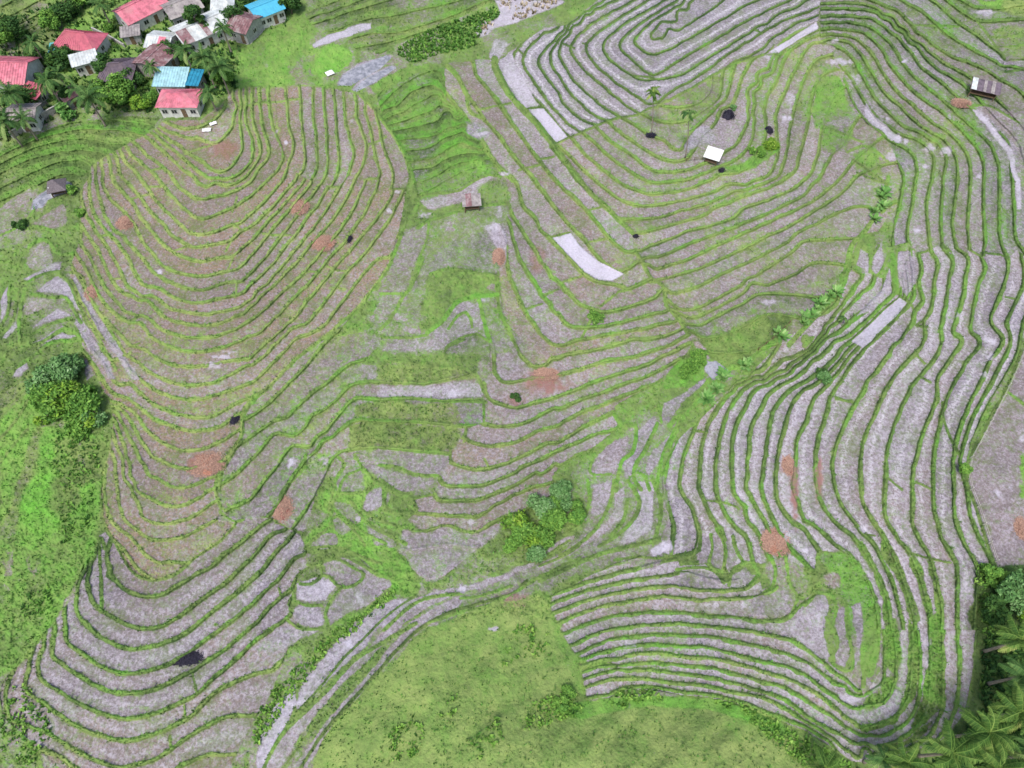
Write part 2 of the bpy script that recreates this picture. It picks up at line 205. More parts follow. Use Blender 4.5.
# bunds that are not contour steps: width px, height m, lush, line
EXTRA = """
3.6 .2 .78 R3 1000,90 930,180 880,230 850,340 830,440 720,560 640,650 560,740
3.8 .2 .8 R5 500,0 420,50 330,130 250,150 150,260 60,340 0,420 M6 660,540
2.4 .2 .7 R2 330,600 315,680 310,768 R4 300,60
1.6 .1 .45 Q20 -40,150 60,60 100,10
1.6 .1 .45 Q20 -40,260 60,150 120,50
1.6 .1 .45 Q20 -40,360 50,250 110,180
1.4 .1 .45 Q20 -40,60 40,10
1.4 .1 .45 X 0,200 25,190 40,175
1.4 .1 .5 X 0,235 25,222 40,200
1.4 .1 .5 X 0,262 20,258 35,240
1.0 .1 .35 P2 85,145 150,130 210,115 300,110 355,100 410,97
.8 .06 .4 P1 800,325 720,350 640,378
.8 .06 .4 P2 760,330 820,310 850,290
1.2 .1 .3 P2 740,515 770,505 810,505
1.2 .1 .3 P2 550,545 610,545
1.2 .1 .3 P2 870,560 950,560
.9 .06 .4 P4 110,55 90,35 60,30
.9 .08 .4 P4 220,70 290,78 360,75
.9 .08 .4 P4 430,262 500,268
.9 .08 .4 P4 550,238 600,260 660,260
.9 .06 .4 P4 600,345 640,355
.9 .06 .4 P3 200,80 250,75
.9 .06 .4 P3 275,300 320,298
.9 .06 .4 P3 335,518 385,505
.9 .06 .4 P3 355,645 405,635
.9 .06 .4 P3 325,695 365,680
.8 .05 .4 P3 590,155 650,135
.8 .05 .4 P3 880,105 850,160
.8 .05 .4 P3 910,320 900,400
.8 .05 .4 P3 890,185 860,260
.9 .06 .4 P1 465,545 520,545
.9 .06 .4 P1 470,460 530,450
.9 .06 .4 P1 360,610 450,585
.8 .05 .4 P1 905,600 880,680
2.0 .15 .5 P2 720,80 800,160 870,260 930,350 960,430 980,520 990,620
2.2 .15 .5 P4 950,0 890,180 850,260 770,370 720,440 640,510 560,580 480,640 400,700 330,768
2.2 .15 .55 P6 330,50 240,150 150,220 115,280 110,380 60,490 10,570 0,640
2.0 .15 .5 P7 800,640
2.0 .15 .45 P5 1024,180 950,260 920,400 850,500 800,620 800,690 830,760
1.4 .1 .5 P7 820,60 860,90 900,110 940,100
1.6 .1 .4 P7 900,120 880,150 800,230 700,290 640,340
2.0 .15 .38 P7 640,340 580,385 480,412 400,390 340,330 290,230 240,160 215,80 210,0
2.4 .1 .5 P7 215,560 200,200 230,250
1.8 .12 .5 P8 410,430 470,430 520,385 520,320 600,300 690,350 740,380 700,430 640,450 590,430 560,390 520,385
1.8 .12 .5 P8 620,450 570,510 540,580 550,640 570,700
1.8 .12 .55 P8 380,520 440,540 520,540
1.8 .12 .55 P8 350,620 420,660 530,660 560,700
1.8 .12 .5 P8 450,330 500,330 600,275 700,320 800,370
2.2 .12 .7 P8 440,265 600,260 700,300 770,360 860,400
1.6 .12 .6 P8 560,120 600,80 680,150 740,230
1.6 .12 .6 P8 440,240 520,170 570,130
1.2 .1 .5 P8 380,420 400,380 450,350 520,320
1.0 .1 .4 Q30 770,390 785,460
1.0 .1 .4 Q30 680,640 685,690
1.0 .1 .4 Q30 735,520 740,560
1.0 .1 .4 P8 300,450 310,490
2.2 .1 .5 P6 440,490 420,560 330,660 310,700
2.0 .1 .5 P6 600,490 640,540 590,620 560,768
2.0 .1 .6 P6 690,490 740,560 800,620 880,660 970,700 1010,760
1.6 .1 .6 P6 720,560 640,600 600,690 560,768
1.6 .1 .6 P6 600,680 700,680 760,660 800,620
2.2 .12 .6 Q21 380,470 450,560 540,610 600,640
2.0 .12 .6 Q21 520,430 510,500 560,520 620,510
1.8 .1 .6 Q21 420,500 480,540 560,570
1.8 .1 .7 Q21 300,490 380,560 440,600 520,640
1.6 .1 .6 Q21 200,660 320,650 420,690 500,720
1.2 .1 .5 Q21 630,470 640,515
1.0 .1 .5 Q22 -110,300 -90,340
1.2 .12 .35 M2 70,435 155,395 215,370 340,315 415,295 500,280 560,250 600,240 650,205
1.6 .12 .4 T2 140,520 250,460 350,400 430,355 510,315
1.1 .1 .3 T2 510,315 580,295 640,280 700,280
1.0 .1 .3 T1 200,255 220,275
1.0 .1 .3 T1 430,140 460,158
1.0 .1 .3 T1 425,222 485,245
1.0 .1 .3 T1 530,222 555,235
1.0 .1 .3 T1 790,390 890,400
.9 .08 .25 T1 250,555 320,550
1.0 .1 .3 T2 585,150 625,170
1.0 .1 .3 T2 365,400 425,398
4.6 .5 .62 T1 75,300 80,350 150,480 260,600 380,740
3.6 .5 .62 T1 380,740 450,840 540,960
3.2 .5 .65 M2 60,440 130,530 220,640 330,750
3.2 .4 .65 M4 300,0 400,100 470,170
2.4 .3 .6 M4 480,260 520,310 570,400 630,440 650,540 700,600 760,690
1.2 .1 .4 M1 500,255 590,235
1.2 .1 .4 M1 600,235 670,220
1.2 .1 .4 M1 820,505 890,495
1.2 .1 .4 M1 710,565 820,535
2.6 .2 .7 M1 -10,280 100,430 160,560 190,700 180,768
2.6 .2 .65 M1 340,30 400,90 440,170 460,260 530,300
3.0 .2 .6 M1 520,430 600,540 680,620
1.4 .1 .6 M1 190,700 300,680 400,670 480,620 560,590 620,600
.9 .06 .3 M4 55,188 150,165
.9 .06 .3 M4 235,55 310,40
.9 .06 .3 M4 250,215 330,200
.9 .06 .3 M4 115,420 210,395
.9 .06 .3 M4 20,490 90,455
.9 .06 .3 M3 750,555 830,530
1.4 .1 .5 M4 310,545 410,465
1.4 .1 .5 M4 210,715 270,590
2.0 .15 .5 M4 400,470 440,460 560,415 600,420
2.2 .15 .5 M3 190,140 260,100 390,60 420,30
2.2 .15 .5 M3 520,30 640,20
1.2 .1 .5 M3 250,110 240,200 200,310 180,380
2.0 .15 .6 M3 260,380 340,355 470,370 590,385
2.0 .12 .55 M3 590,385 610,560 650,650 710,768
2.4 .15 .6 M3 220,300 160,440 120,490 60,600 0,660
1.4 .12 .5 M3 0,480 110,480
3.0 .15 .80 M3 600,485 470,497 390,530 320,620 240,680
2.6 .15 .80 M3 510,510 530,620 560,720
1.6 .1 .7 M3 350,660 400,590 440,575 460,600 470,650
1.6 .1 .6 M3 350,745 430,700 500,690 550,720
1.6 .1 .5 M3 0,700 120,705 240,690
2.0 .15 .55 M5 0,130 60,110 230,125 330,145 440,150 500,190 530,260 550,290
1.6 .12 .55 M5 330,100 340,40 430,0
2.0 .15 .5 M5 0,305 130,295 300,310 540,320
1.6 .12 .55 M5 530,330 530,430
1.6 .12 .55 M5 440,440 430,520
1.6 .12 .55 M5 360,560 360,630
1.6 .12 .55 M5 310,700 320,740
2.0 .15 .5 M5 0,410 90,415 250,420 430,445
2.0 .15 .6 M5 0,550 200,570 350,585
2.0 .15 .5 M5 0,640 90,650 180,690 300,695
1.6 .12 .5 M5 0,710 80,768
2.0 .15 .5 M7 20,20 30,140 110,170 180,170
1.6 .12 .5 M7 170,100 190,165
1.6 .12 .5 M7 40,40 110,85 170,95 260,75
2.6 .15 .6 M6 380,380 430,440 490,440 480,560 420,620 400,700 390,768
2.6 .15 .6 M6 600,430 540,560 490,640 480,700 520,768
2.2 .15 .65 M6 720,420 640,560 610,680 600,768
2.2 .15 .65 M6 560,768 540,700 500,680
2.6 .15 .65 M6 870,200 780,310 720,380 660,440
1.4 .12 .5 M6 600,300 620,420
1.2 .1 .5 M6 280,580 260,680 360,690
2.2 .15 .6 M8 245,0 250,120 200,230 100,300 0,360
2.4 .15 .6 M8 380,0 360,110 300,230 200,330 100,390
2.4 .15 .6 M8 450,0 510,110 480,200 400,280 300,340
2.4 .15 .5 M8 450,100 430,200 360,290
2.6 .15 .6 M8 580,0 620,120 600,270 580,320
3.0 .2 .55 M8 0,510 100,470 230,410 340,370 500,330 610,300
1.6 .1 .45 M8 380,410 500,395 640,400 720,380 820,360
2.4 .15 .55 M8 690,400 800,370 820,300 790,180
2.0 .12 .65 M8 700,460 820,445 900,470 940,530
2.0 .12 .7 R7 155,280 165,350 150,430 200,465
2.2 .12 .7 R7 185,250 230,340 225,420 215,480
2.2 .12 .7 R7 270,290 290,370 320,430 260,480 250,540
2.4 .12 .75 R7 360,330 370,410 400,480 360,530
2.8 .15 .6 R7 410,310 480,430 480,530 430,580
2.2 .12 .7 R7 540,380 560,520 600,600 570,680
2.8 .15 .6 R7 560,340 640,430 690,500 690,580 640,640
1.8 .12 .7 R7 700,580 770,590 800,650 780,768
2.4 .12 .7 R7 850,620 860,700 870,768
2.0 .15 .65 S1 750,0 800,80 805,150 775,220 830,265 880,262 885,200 865,80 850,0
3.6 .2 .7 S1 975,0 985,120 950,230 935,350
2.8 .15 .7 R3 1000,90 930,180 880,230 860,340 830,380 825,460
2.0 .12 .4 R4 190,240 235,270 235,370
2.0 .12 .4 R4 150,350 190,380
2.0 .12 .4 R4 235,350 265,390 300,350 330,280
1.6 .12 .5 R4 200,215 220,250
3.0 .2 .45 R4 330,330 355,370 360,470
1.4 .1 .4 R4 285,230 240,300
1.0 .1 .35 R4 390,490 440,530 460,570
1.4 .1 .35 R4 430,550 330,640 210,760
1.0 .1 .35 R4 530,650 470,640 500,620
1.0 .1 .35 R4 930,495 985,510
1.2 .12 .3 R4 480,275 540,255
1.2 .12 .3 R4 600,225 650,265
1.2 .12 .3 R4 670,230 720,275
1.2 .12 .3 R4 745,255 805,288
1.2 .12 .3 R4 805,270 900,280 940,298
1.0 .1 .35 R6 60,290 150,320
1.0 .1 .4 R6 475,80 520,120
1.0 .1 .4 R6 490,185 545,215
1.6 .12 .3 R6 605,320 620,440 690,590
1.0 .1 .4 R6 330,710 400,768
1.0 .1 .4 R6 470,730 560,768
1.0 .1 .4 R5 800,300 880,310
1.0 .1 .4 R5 80,465 140,470
1.0 .1 .4 R7 120,100 250,120 300,150
1.0 .1 .4 R8 200,275 260,285
1.0 .1 .4 R8 440,375 520,395 650,425
1.6 .2 .4 R6 930,260 1024,330
1.8 .2 .2 R6 1010,60 940,230 840,420 750,600 720,660 735,768
1.8 .2 .3 R8 730,20 790,180 850,370 880,440
1.2 .1 .4 R2 760,235 850,235 1000,320
1.0 .1 .4 R2 170,575 250,610 340,640
1.2 .1 .4 R2 150,510 250,580 330,640
1.2 .1 .6 R2 0,340 100,380 200,420
1.4 .1 .6 R2 120,470 220,440 330,520
1.0 .1 .4 T3 860,190 1024,182
1.0 .1 .4 T3 870,240 1024,232
1.2 .1 .35 T3 930,370 1024,355
1.0 .1 .4 T3 460,130 690,135
1.0 .1 .4 T3 780,105 930,300
1.6 .12 .5 L2 150,150 280,90 380,70
1.8 .12 .7 L2 200,210 330,240 420,240 480,340 520,400
2.0 .12 .7 L2 200,480 300,420 440,380
1.8 .12 .7 L2 210,545 300,510 420,440 510,490
2.4 .12 .75 L2 60,720 200,620 340,530 520,515
2.4 .12 .7 L2 160,180 120,400 130,520
1.8 .12 .6 L2 60,160 50,330 0,440
1.8 .12 .6 L2 110,180 90,360 0,500
1.6 .12 .6 L2 0,690 60,560 200,500
2.0 .12 .5 L2 370,80 440,140 520,320 620,480 740,700
1.6 .12 .5 L2 450,80 520,100 570,230 700,440 800,600
2.0 .12 .5 L2 520,560 600,680 640,768
2.0 .12 .7 L1 230,410 350,400 450,440
2.0 .12 .8 L1 250,560 340,510 420,530 480,620 540,640 640,620
1.6 .12 .5 L1 200,620 130,768
2.0 .12 .5 L1 700,380 690,520 760,640
2.4 .2 .45 Q31 30,768 100,640 200,540 300,440 400,330 520,260 640,190
1.0 .1 .35 Q31 110,768 200,640 300,530 400,430 500,310
2.0 .2 .12 Q31 180,768 260,640 380,500 480,390 560,300 660,210 760,150 860,120 1024,70 Q32 60,20
1.0 .1 .35 Q31 150,560 260,440 360,320 460,220 560,130 640,80
1.6 .12 .5 Q31 820,90 900,80 1024,40
2.2 .15 .5 M7 20,768 200,620 420,580
1.8 .12 .5 M7 250,730 400,680 560,640 700,570 830,490 1024,400
1.4 .12 .45 M8 0,400 60,370 150,310
1.4 .12 .45 M8 0,440 120,390 200,340
"""
# ground patches: feather px, grass, lush, tone, pale ('-' keeps what is there), outline
PAINT = """
4 .5 .5 .3 .15 X 575,470 600,455 640,430 665,470 662,560 620,565 560,580 540,600 500,610 440,620 430,600 500,575 560,555 585,520
6 .72 .22 .5 .1 X -60,40 60,5 100,-60 300,-60 285,22 238,38 236,85 190,110 130,110 60,116 0,143 -60,150
3 .95 .72 - .0 X 50,425 80,432 108,440 106,470 100,500 99,530 92,560 75,585 60,610 40,640 15,668 -60,690 -60,560 0,560 20,520 28,470 35,430
8 .95 .95 - - X 20,480 60,470 90,480 70,520 30,530
4 .95 .38 - - X 52,440 104,440 98,480 60,480
10 .95 .4 - - X 60,450 80,470 70,520 50,500
3 .9 .55 - .0 X 0,540 40,560 40,640 0,670 -60,690 -60,540
5 .7 .35 .6 .1 X -40,380 20,380 40,430 20,500 -40,560
4 .95 .75 - - X 0,420 0,520 12,500 30,440 50,400 30,390
3 .85 .62 .5 .0 Q01 -40,90 60,60 200,60 230,110 300,150 360,190 380,240 320,350 200,345 -20,345 -100,345
4 .95 .9 .5 .0 Q01 240,230 290,190 370,200 380,240 330,290 240,300
2 .9 .5 .5 .0 X 0,130 50,115 120,100 170,110 230,90 240,20 300,0 300,-40 20,-40 60,20 30,60 -60,80 -60,150
1.5 .05 .3 .0 .75 Q01 228,180 300,140 400,95 460,90 458,110 380,140 300,175 240,190
1.5 .05 .3 .0 .45 Q01 325,340 345,300 400,265 520,220 540,230 500,270 380,340
1.5 .05 .3 .0 .45 Q01 385,360 440,310 540,262 560,270 470,330 400,365
2 .1 .3 .3 .75 T1 85,0 420,0 300,70 200,110 80,150 0,190 -20,130 90,90
2 .15 .3 .2 .55 T1 75,210 150,230 130,260 80,320 50,300
3 .95 .45 .3 .0 M1 0,180 150,90 280,60 300,20 100,50 -40,140
3 .6 .4 .2 .25 M1 0,190 60,140 180,75 240,65 100,140
3 .75 .7 .4 .0 M1 190,620 400,560 520,510 590,560 590,590 480,620 400,670 200,700
4 .35 .5 .1 .4 M1 440,310 520,330 570,380 520,410 450,380
3 .2 .4 .5 .4 M1 200,720 350,680 480,620 560,595 610,610 500,690 440,720 260,760
4 .7 .45 .4 .1 M1 500,660 640,610 660,768 520,768
4 .55 .42 .35 .2 M3 0,480 120,480 200,310 250,110 390,60 640,30 650,110 640,260 600,400 640,600 720,768 0,768
3 .35 .4 .4 .15 M3 110,160 240,110 230,200 190,320 120,470 0,470 60,330
3 .4 .4 .4 .15 M3 0,490 110,490 90,540 0,640
3 .85 .5 .4 .0 M3 250,390 340,365 580,385 600,470 480,490 390,520 310,620 230,690 190,640 210,540
3 .5 .4 .2 .2 M3 280,280 380,210 520,170 620,260 580,370 340,350 260,370
3 .3 .4 .3 .3 M3 350,640 400,530 470,520 520,540 520,650 400,700 150,700
2 .05 .4 .3 .5 M3 540,150 610,130 650,230 640,330 610,260
3 .3 .4 .3 .3 M3 20,768 80,720 230,710 330,690 330,768
3 .85 .35 .7 .05 M5 0,120 60,115 230,130 440,160 490,195 400,215 200,220 0,212
3 .2 .35 .3 .45 M5 0,228 200,235 480,225 520,300 300,300 0,295
3 .8 .33 .7 .05 M5 -130,340 0,315 300,320 380,330 400,425 200,415 0,405 -120,400
3 .85 .33 .6 .05 M5 -160,450 0,425 250,430 400,450 350,565 0,545 -150,560
3 .4 .35 .3 .25 M5 -150,590 0,560 350,590 300,690 180,685 90,640 0,630
3 .35 .35 .3 .25 M5 -100,620 60,660 200,710 290,720 180,768 60,760
3 .85 .7 .5 .0 P6 570,640 530,768 1000,900 900,768 740,560 690,500
4 .85 .75 .4 .0 P8 430,200 560,80 690,60 800,220 900,260 980,400 1010,480 900,470 800,370 700,300 600,260 450,270
3 .95 .6 .4 .0 P8 800,280 900,250 1000,400 1010,480 890,480 850,400
3 .1 .4 .2 .35 Q21 440,440 500,410 530,440 520,480 430,510
3 .3 .4 .3 .3 M7 110,265 200,275 290,255 360,240 420,265 500,272 600,230 620,260 440,400 290,510 210,500 110,370 90,360
1.5 .0 .4 .2 .6 P8 390,430 520,390 600,430 540,520 390,520
2 .1 .4 .1 .4 P8 390,550 500,550 520,640 430,640 370,600
2 .05 .4 .2 .25 P8 560,560 640,460 740,390 860,410 870,440 580,660
2 .15 .4 .2 .15 P8 530,330 600,310 700,370 730,390 640,440 560,380
2 .2 .4 .2 .35 P8 280,670 330,650 400,660 500,670 430,700 330,768 180,768
3 .85 .6 .4 .0 P8 540,660 700,560 880,480 900,500 700,620 560,740
2 .1 .4 .3 .25 M6 270,640 330,560 440,500 450,520 400,660 360,680 270,680
1.5 .05 .4 .1 .3 M6 420,640 480,560 490,470 580,390 600,420 550,540 480,640 470,690 430,700
1.5 .05 .4 .1 .25 M6 540,660 580,560 680,480 670,530 600,640 560,700
1.5 .08 .4 .1 .25 M6 620,400 630,330 700,300 840,190 850,210 740,310 690,380 660,420
1.5 .1 .4 .2 .3 M8 265,30 370,0 340,150 260,200
1.5 .1 .4 .2 .3 M8 390,60 430,30 430,190 360,240
1.5 .1 .4 .2 .5 M8 500,10 590,20 570,250 480,310 400,330 510,160
1.5 .0 .4 .1 .6 M8 570,350 630,310 660,330 620,380 580,385
2 .1 .4 .5 .35 M8 0,430 80,390 300,250 420,150 420,200 300,290 160,380 0,460
2 .1 .4 .5 .35 M8 0,385 100,310 180,290 120,340 0,400
3 1.0 .34 .45 .0 R3 60,720 140,710 330,640 440,595 550,600 560,640 480,730 400,768 R5 330,120 290,150 230,140 150,80 90,0
1.5 .0 .4 .95 .35 M6 780,0 850,40 860,85 820,70
1.5 .0 .5 .0 .12 M6 850,110 900,105 960,150 930,190 880,200 840,150
2 .9 .75 .3 .0 M6 730,90 840,80 840,170 800,220 640,260 640,200
1 .05 .3 .1 .95 M4 58,190 155,168 200,230 300,310 425,378 370,412 300,410 230,370
1 .05 .3 .1 .85 T1 255,560 325,555 450,700 385,735
1 .05 .3 .1 .62 T1 100,310 165,270 185,340 300,540 240,555 130,410
1 .05 .3 .1 .8 R4 140,725 385,500 425,525 340,640 200,760
1 .05 .3 .1 .68 T2 690,270 760,220 905,110 915,150 760,225
1 .05 .3 .0 .9 T2 660,265 900,115 915,140 700,275
1.5 .05 .35 .2 .4 R4 190,250 230,280 225,370 170,325
1.5 .05 .35 .2 .4 R4 265,240 305,210 300,340 270,385 250,350
1.5 .05 .35 .2 .45 R4 335,350 345,480 250,560 160,600 290,450
1.5 .15 .35 .2 .45 R4 380,270 440,255 475,330 465,410 420,490 385,440 375,350
1.5 .9 .5 .2 .0 R4 335,270 370,280 372,400 380,480 350,490 345,380
2 .8 .65 .5 .0 R1 700,80 820,90 850,200 880,270 740,330 690,350 680,250 700,160
3 .8 .6 .4 .0 R1 740,340 880,360 850,450 780,470 720,440
3 .8 .6 .5 .0 R1 900,480 1000,440 1024,600 900,540
3 .9 .95 .3 .0 R1 420,430 510,430 500,480 400,500
3 .85 .65 .3 .0 R1 220,560 330,520 420,440 480,470 400,540 300,570
4 .6 .45 .5 .0 T2 180,510 350,410 410,410 380,520 320,600 280,540
2 .1 .4 .1 .45 T2 250,700 330,650 390,690 370,740 230,768
3 .6 .4 .4 .1 T3 850,150 1024,130 1024,290 930,300
3 .95 .9 .5 .0 T3 790,0 930,0 920,20 880,40 800,10
4 .85 .4 .8 .0 T3 920,0 1060,-20 1060,80 930,60
3 .1 .3 .5 .2 T3 770,540 870,550 1060,640 1060,900 980,760 900,640 830,590
4 .45 .4 .3 .25 R2 960,300 1100,300 1100,768 1010,640 980,480
1.5 .0 .3 .1 .75 R2 760,250 800,260 900,370 960,470 1000,620 1010,768 990,768 975,620 930,480 860,370
2 .1 .3 .1 .7 R2 210,210 260,290 330,350 400,410 380,430 300,370 220,290
2 .08 .35 .3 .12 R6 1020,60 950,240 850,430 740,620 745,680 R8 745,30 890,440 1300,440 1300,-300
4 .8 .7 .3 .0 R6 1000,600 1060,560 1060,768 R8 1024,100 1000,90
4 .7 .7 .2 .0 R7 700,400 820,370 900,400 960,520 1000,650 1000,768 R7 820,768 840,600 760,470
3 .2 .4 .6 .1 R7 740,490 810,480 820,550 760,560
2 .1 .4 .2 .4 R7 600,700 690,590 740,600 760,660 740,768 S1 770,200 740,210 600,100 560,20
2 .9 .6 .3 .0 S2 215,-60 290,-60 285,150 262,260 230,310 200,200
2 .92 .55 .3 .0 R8 150,300 210,330 280,480 330,620 350,720 310,720 290,600 250,480 190,380
2 .92 .42 .3 .0 R8 290,300 350,350 420,500 480,660 490,720 440,720 408,600 345,470 290,370
2 .92 .5 .3 .0 R8 430,370 490,430 540,600 550,720 530,720 490,560 440,440
2 .92 .4 .3 .0 R8 530,400 570,470 600,620 605,720 575,720 570,560 540,470
1.5 .1 .4 .1 .25 R7 10,200 50,220 70,350 40,370 0,380
1.5 .12 .4 .2 .2 R7 100,280 155,290 150,420 110,430 80,380
1.5 .12 .4 .2 .2 R7 165,300 215,380 190,450 160,420
1.5 .12 .4 .2 .2 R7 235,300 290,400 250,470 225,440
1.5 .1 .4 .1 .25 R7 260,480 330,440 380,500 360,530 250,545
1.5 .1 .4 .1 .2 R7 0,480 100,460 200,480 220,530 100,545 0,545
1.5 .1 .4 .1 .2 R7 380,600 560,560 560,680 430,690 350,680
1.5 .1 .4 .1 .25 S1 880,-60 925,-90 935,0 925,200 895,260 880,280 910,140
1.5 .15 .4 .2 .2 S1 800,-40 835,-60 850,20 872,200 850,250 800,230 790,180 815,140
2 .45 .4 .3 .2 Q21 320,330 400,310 440,390 420,430 330,420
2 .5 .4 .3 .2 Q21 320,470 380,480 420,540 350,600 310,560
2 .3 .4 .3 .2 Q21 220,640 300,590 330,640 240,670
2 .35 .4 .3 .2 Q21 440,560 520,600 560,650 480,640
2 .3 .4 .3 .2 Q21 330,690 420,700 480,768 380,768 280,740
2 .4 .4 .3 .2 P6 450,490 560,500 520,640 420,768 360,768 400,600
3 .92 .6 .5 .0 S3 20,40 70,60 95,140 130,200 175,280 150,300 90,250 30,150
3 .92 .6 .5 .0 S3 130,200 190,280 250,320 340,320 380,345 240,360 215,400 235,480 180,520 120,400
3 .92 .6 .3 .0 S2 200,100 270,70 270,260 230,310 190,250
3 .92 .6 .3 .0 S2 310,0 370,0 390,200 370,270 320,250
3 .85 .55 .3 .0 S2 200,440 330,300 370,330 310,440 220,480
2 .92 .5 .3 .0 S2 425,0 480,100 470,380 400,460 350,550 180,580 180,550 330,520 410,400 430,200
2 .92 .55 .3 .0 S2 530,0 600,0 600,400 540,520 450,560 500,400 540,200
2 .9 .4 .4 .0 S2 560,530 480,620 360,670 280,665 280,650 400,640 480,570
3 .9 .12 .2 .0 S2 780,60 1100,-60 1100,900 700,800 640,620 740,450
3 .9 .12 .2 .0 R8 790,440 900,440 1024,430 1300,400 1300,900 780,768 770,600
3 .95 .35 .2 .0 Q33 40,600 200,660 330,740 500,900 100,900 -40,700
4 .9 .5 .4 .0 M7 330,768 500,690 700,620 860,560 880,700 900,768
2 .05 .4 .3 .4 M7 0,740 150,620 370,550 410,580 250,640 60,768
2 .05 .4 .3 .4 M7 150,740 300,640 410,600 420,640 250,720 200,760
1.5 .05 .4 .35 .35 M7 420,555 600,500 790,420 800,440 620,520 520,560 420,575
2 .6 .4 .5 .2 M7 300,560 500,420 700,400 600,470 450,520
1.5 .05 .3 .3 .3 Q31 30,768 70,690 180,560 330,400 470,260 600,150 720,70 790,50 800,65 700,110 600,190 480,300 340,440 200,600 100,768
1.5 .05 .3 .3 .3 Q31 150,768 250,620 370,480 450,385 560,260 640,190 730,120 820,85 825,110 740,150 640,225 540,330 460,410 340,560 200,768
2 .05 .3 .05 .42 Q31 180,430 280,320 380,210 480,130 560,95 640,95 600,130 480,220 380,330 260,450 160,540
1.5 .02 .3 .05 .68 Q31 0,768 20,620 60,540 150,430 155,520 120,610 60,700 40,768
1.5 .1 .3 .1 .4 L2 150,110 280,60 340,20 400,10 380,60 200,130
1.5 .05 .3 .1 .45 L2 240,190 300,140 370,100 430,150 500,290 540,380 480,300 420,230
1.5 .05 .3 .1 .35 L2 480,90 520,170 600,320 740,520 860,700 900,768 840,768 700,560 560,330 470,130
1.5 .1 .3 .1 .35 L2 500,340 620,520 740,768 700,768 560,570 480,400
1.5 .1 .3 .1 .4 L2 210,430 370,310 450,360 300,400
1.5 .1 .3 .1 .4 L2 215,530 320,480 410,430 360,470 280,520
1.5 .1 .3 .1 .4 L2 200,605 260,560 400,470 500,485 380,515
1.5 .1 .3 .1 .4 L2 80,745 120,670 180,635 180,690 130,740
1.5 .1 .3 .1 .5 L2 0,260 50,150 45,280 0,400
1.5 .2 .3 .1 .5 L2 0,500 60,440 100,390 110,420 40,500
2 .4 .4 .6 .3 L2 150,320 180,230 250,240 320,270 200,350
1.5 .2 .3 .2 .35 L2 540,620 600,740 560,768 540,700
2 .35 .3 .5 .15 L1 270,380 380,290 520,200 560,280 560,380 450,420 360,390
2 .4 .4 .5 .3 L1 230,700 300,560 400,540 440,620 440,720 300,768
1.5 .05 .3 .0 .25 L1 265,250 280,170 360,110 440,50 540,0 610,30 600,100 480,130 400,170 360,230
3 1.0 .52 .85 .0 X 305,800 312,768 330,728 360,695 400,655 430,630 480,608 520,598 548,598 556,640 580,690 580,720 520,800
3 1.0 .5 .85 .0 X 520,800 540,745 580,715 640,702 720,700 780,720 810,740 830,800
6 .97 .5 1.0 .03 X 560,800 600,740 650,728 720,728 770,750 790,800
2 .95 .8 .4 .0 X 560,702 640,697 720,700 790,728 780,735 720,712 640,708 575,718
"""
# light worn marks on the ground: x, y, rx, ry, strength (straw ash, drained mud)
SPOTS = "286,143,2.5,2.5,1;277,133,2,2,.8;352,121,2.5,1.5,.6;389,210,3,3,.9;397,193,3,2,.7;159,270,3,2.4,1;463,590,5,4,.9;349,645,5,5,.9;300,703,5,5,.7;493,629,5,3,.9;291,463,5,5,1;276,464,3,3,.5;358,520,4,4,.6;472,522,4,4,.7;788,537,4,4,.9;806,552,3,4,.9;715,606,4,3,.6;744,606,4,3,.5;666,547,8,6,.9;658,548,6,5,.5;770,58,5,5,.5;985,68,4,2,.0;904,62,3,2,.9;899,136,3,3,.9;907,141,3,3,.8;889,120,3,2,.7;890,157,5,6,.7;949,118,4,3,.6;977,177,3,2,.8;995,128,4,2,.9;985,117,4,3,.6;929,148,5,4,.7;946,150,6,5,.7;924,166,3,3,.7;917,229,4,3,1;993,342,4,4,.9;986,340,3,4,.6;993,358,4,4,.8;985,376,4,4,.7;960,315,5,4,.6;996,493,4,4,.9;1010,487,3,3,.5;864,528,5,4,.7;907,558,4,3,.5;1022,438,3,4,.8;840,62,12,4,.8;858,80,6,8,.5;836,40,5,2,.8;985,12,10,4,.7;455,394,7,4,.8;430,394,5,3,.4;485,300,4,3,.5;490,228,10,5,.6;425,215,8,4,.7;505,174,5,3,.8;481,134,7,2,.7;225,357,9,2,.9;215,365,8,3,.9;233,352,8,2,.6;630,645,10,6,.5;656,608,7,4,.3;850,700,10,5,.7;876,690,8,6,.5;926,645,4,6,.5;870,270,5,6,.3;965,590,8,10,.4;500,214,3,8,.5;325,461,5,4,.5;360,598,5,8,.5;768,303,8,3,.6;784,120,3,4,.6;790,100,5,10,.5;788,118,4,3,.8"
BROWN = "318,240,7,5,.6;298,207,7,6,.8;214,126,1,1,0;222,148,14,10,.5;205,465,15,9,1;795,490,4,30,.8;819,478,4,20,.8;545,382,18,12,.8;775,543,12,11,.9;788,466,8,8,.7;538,260,8,10,.4;515,400,8,6,.5;515,600,15,8,.5;120,430,3,3,0"
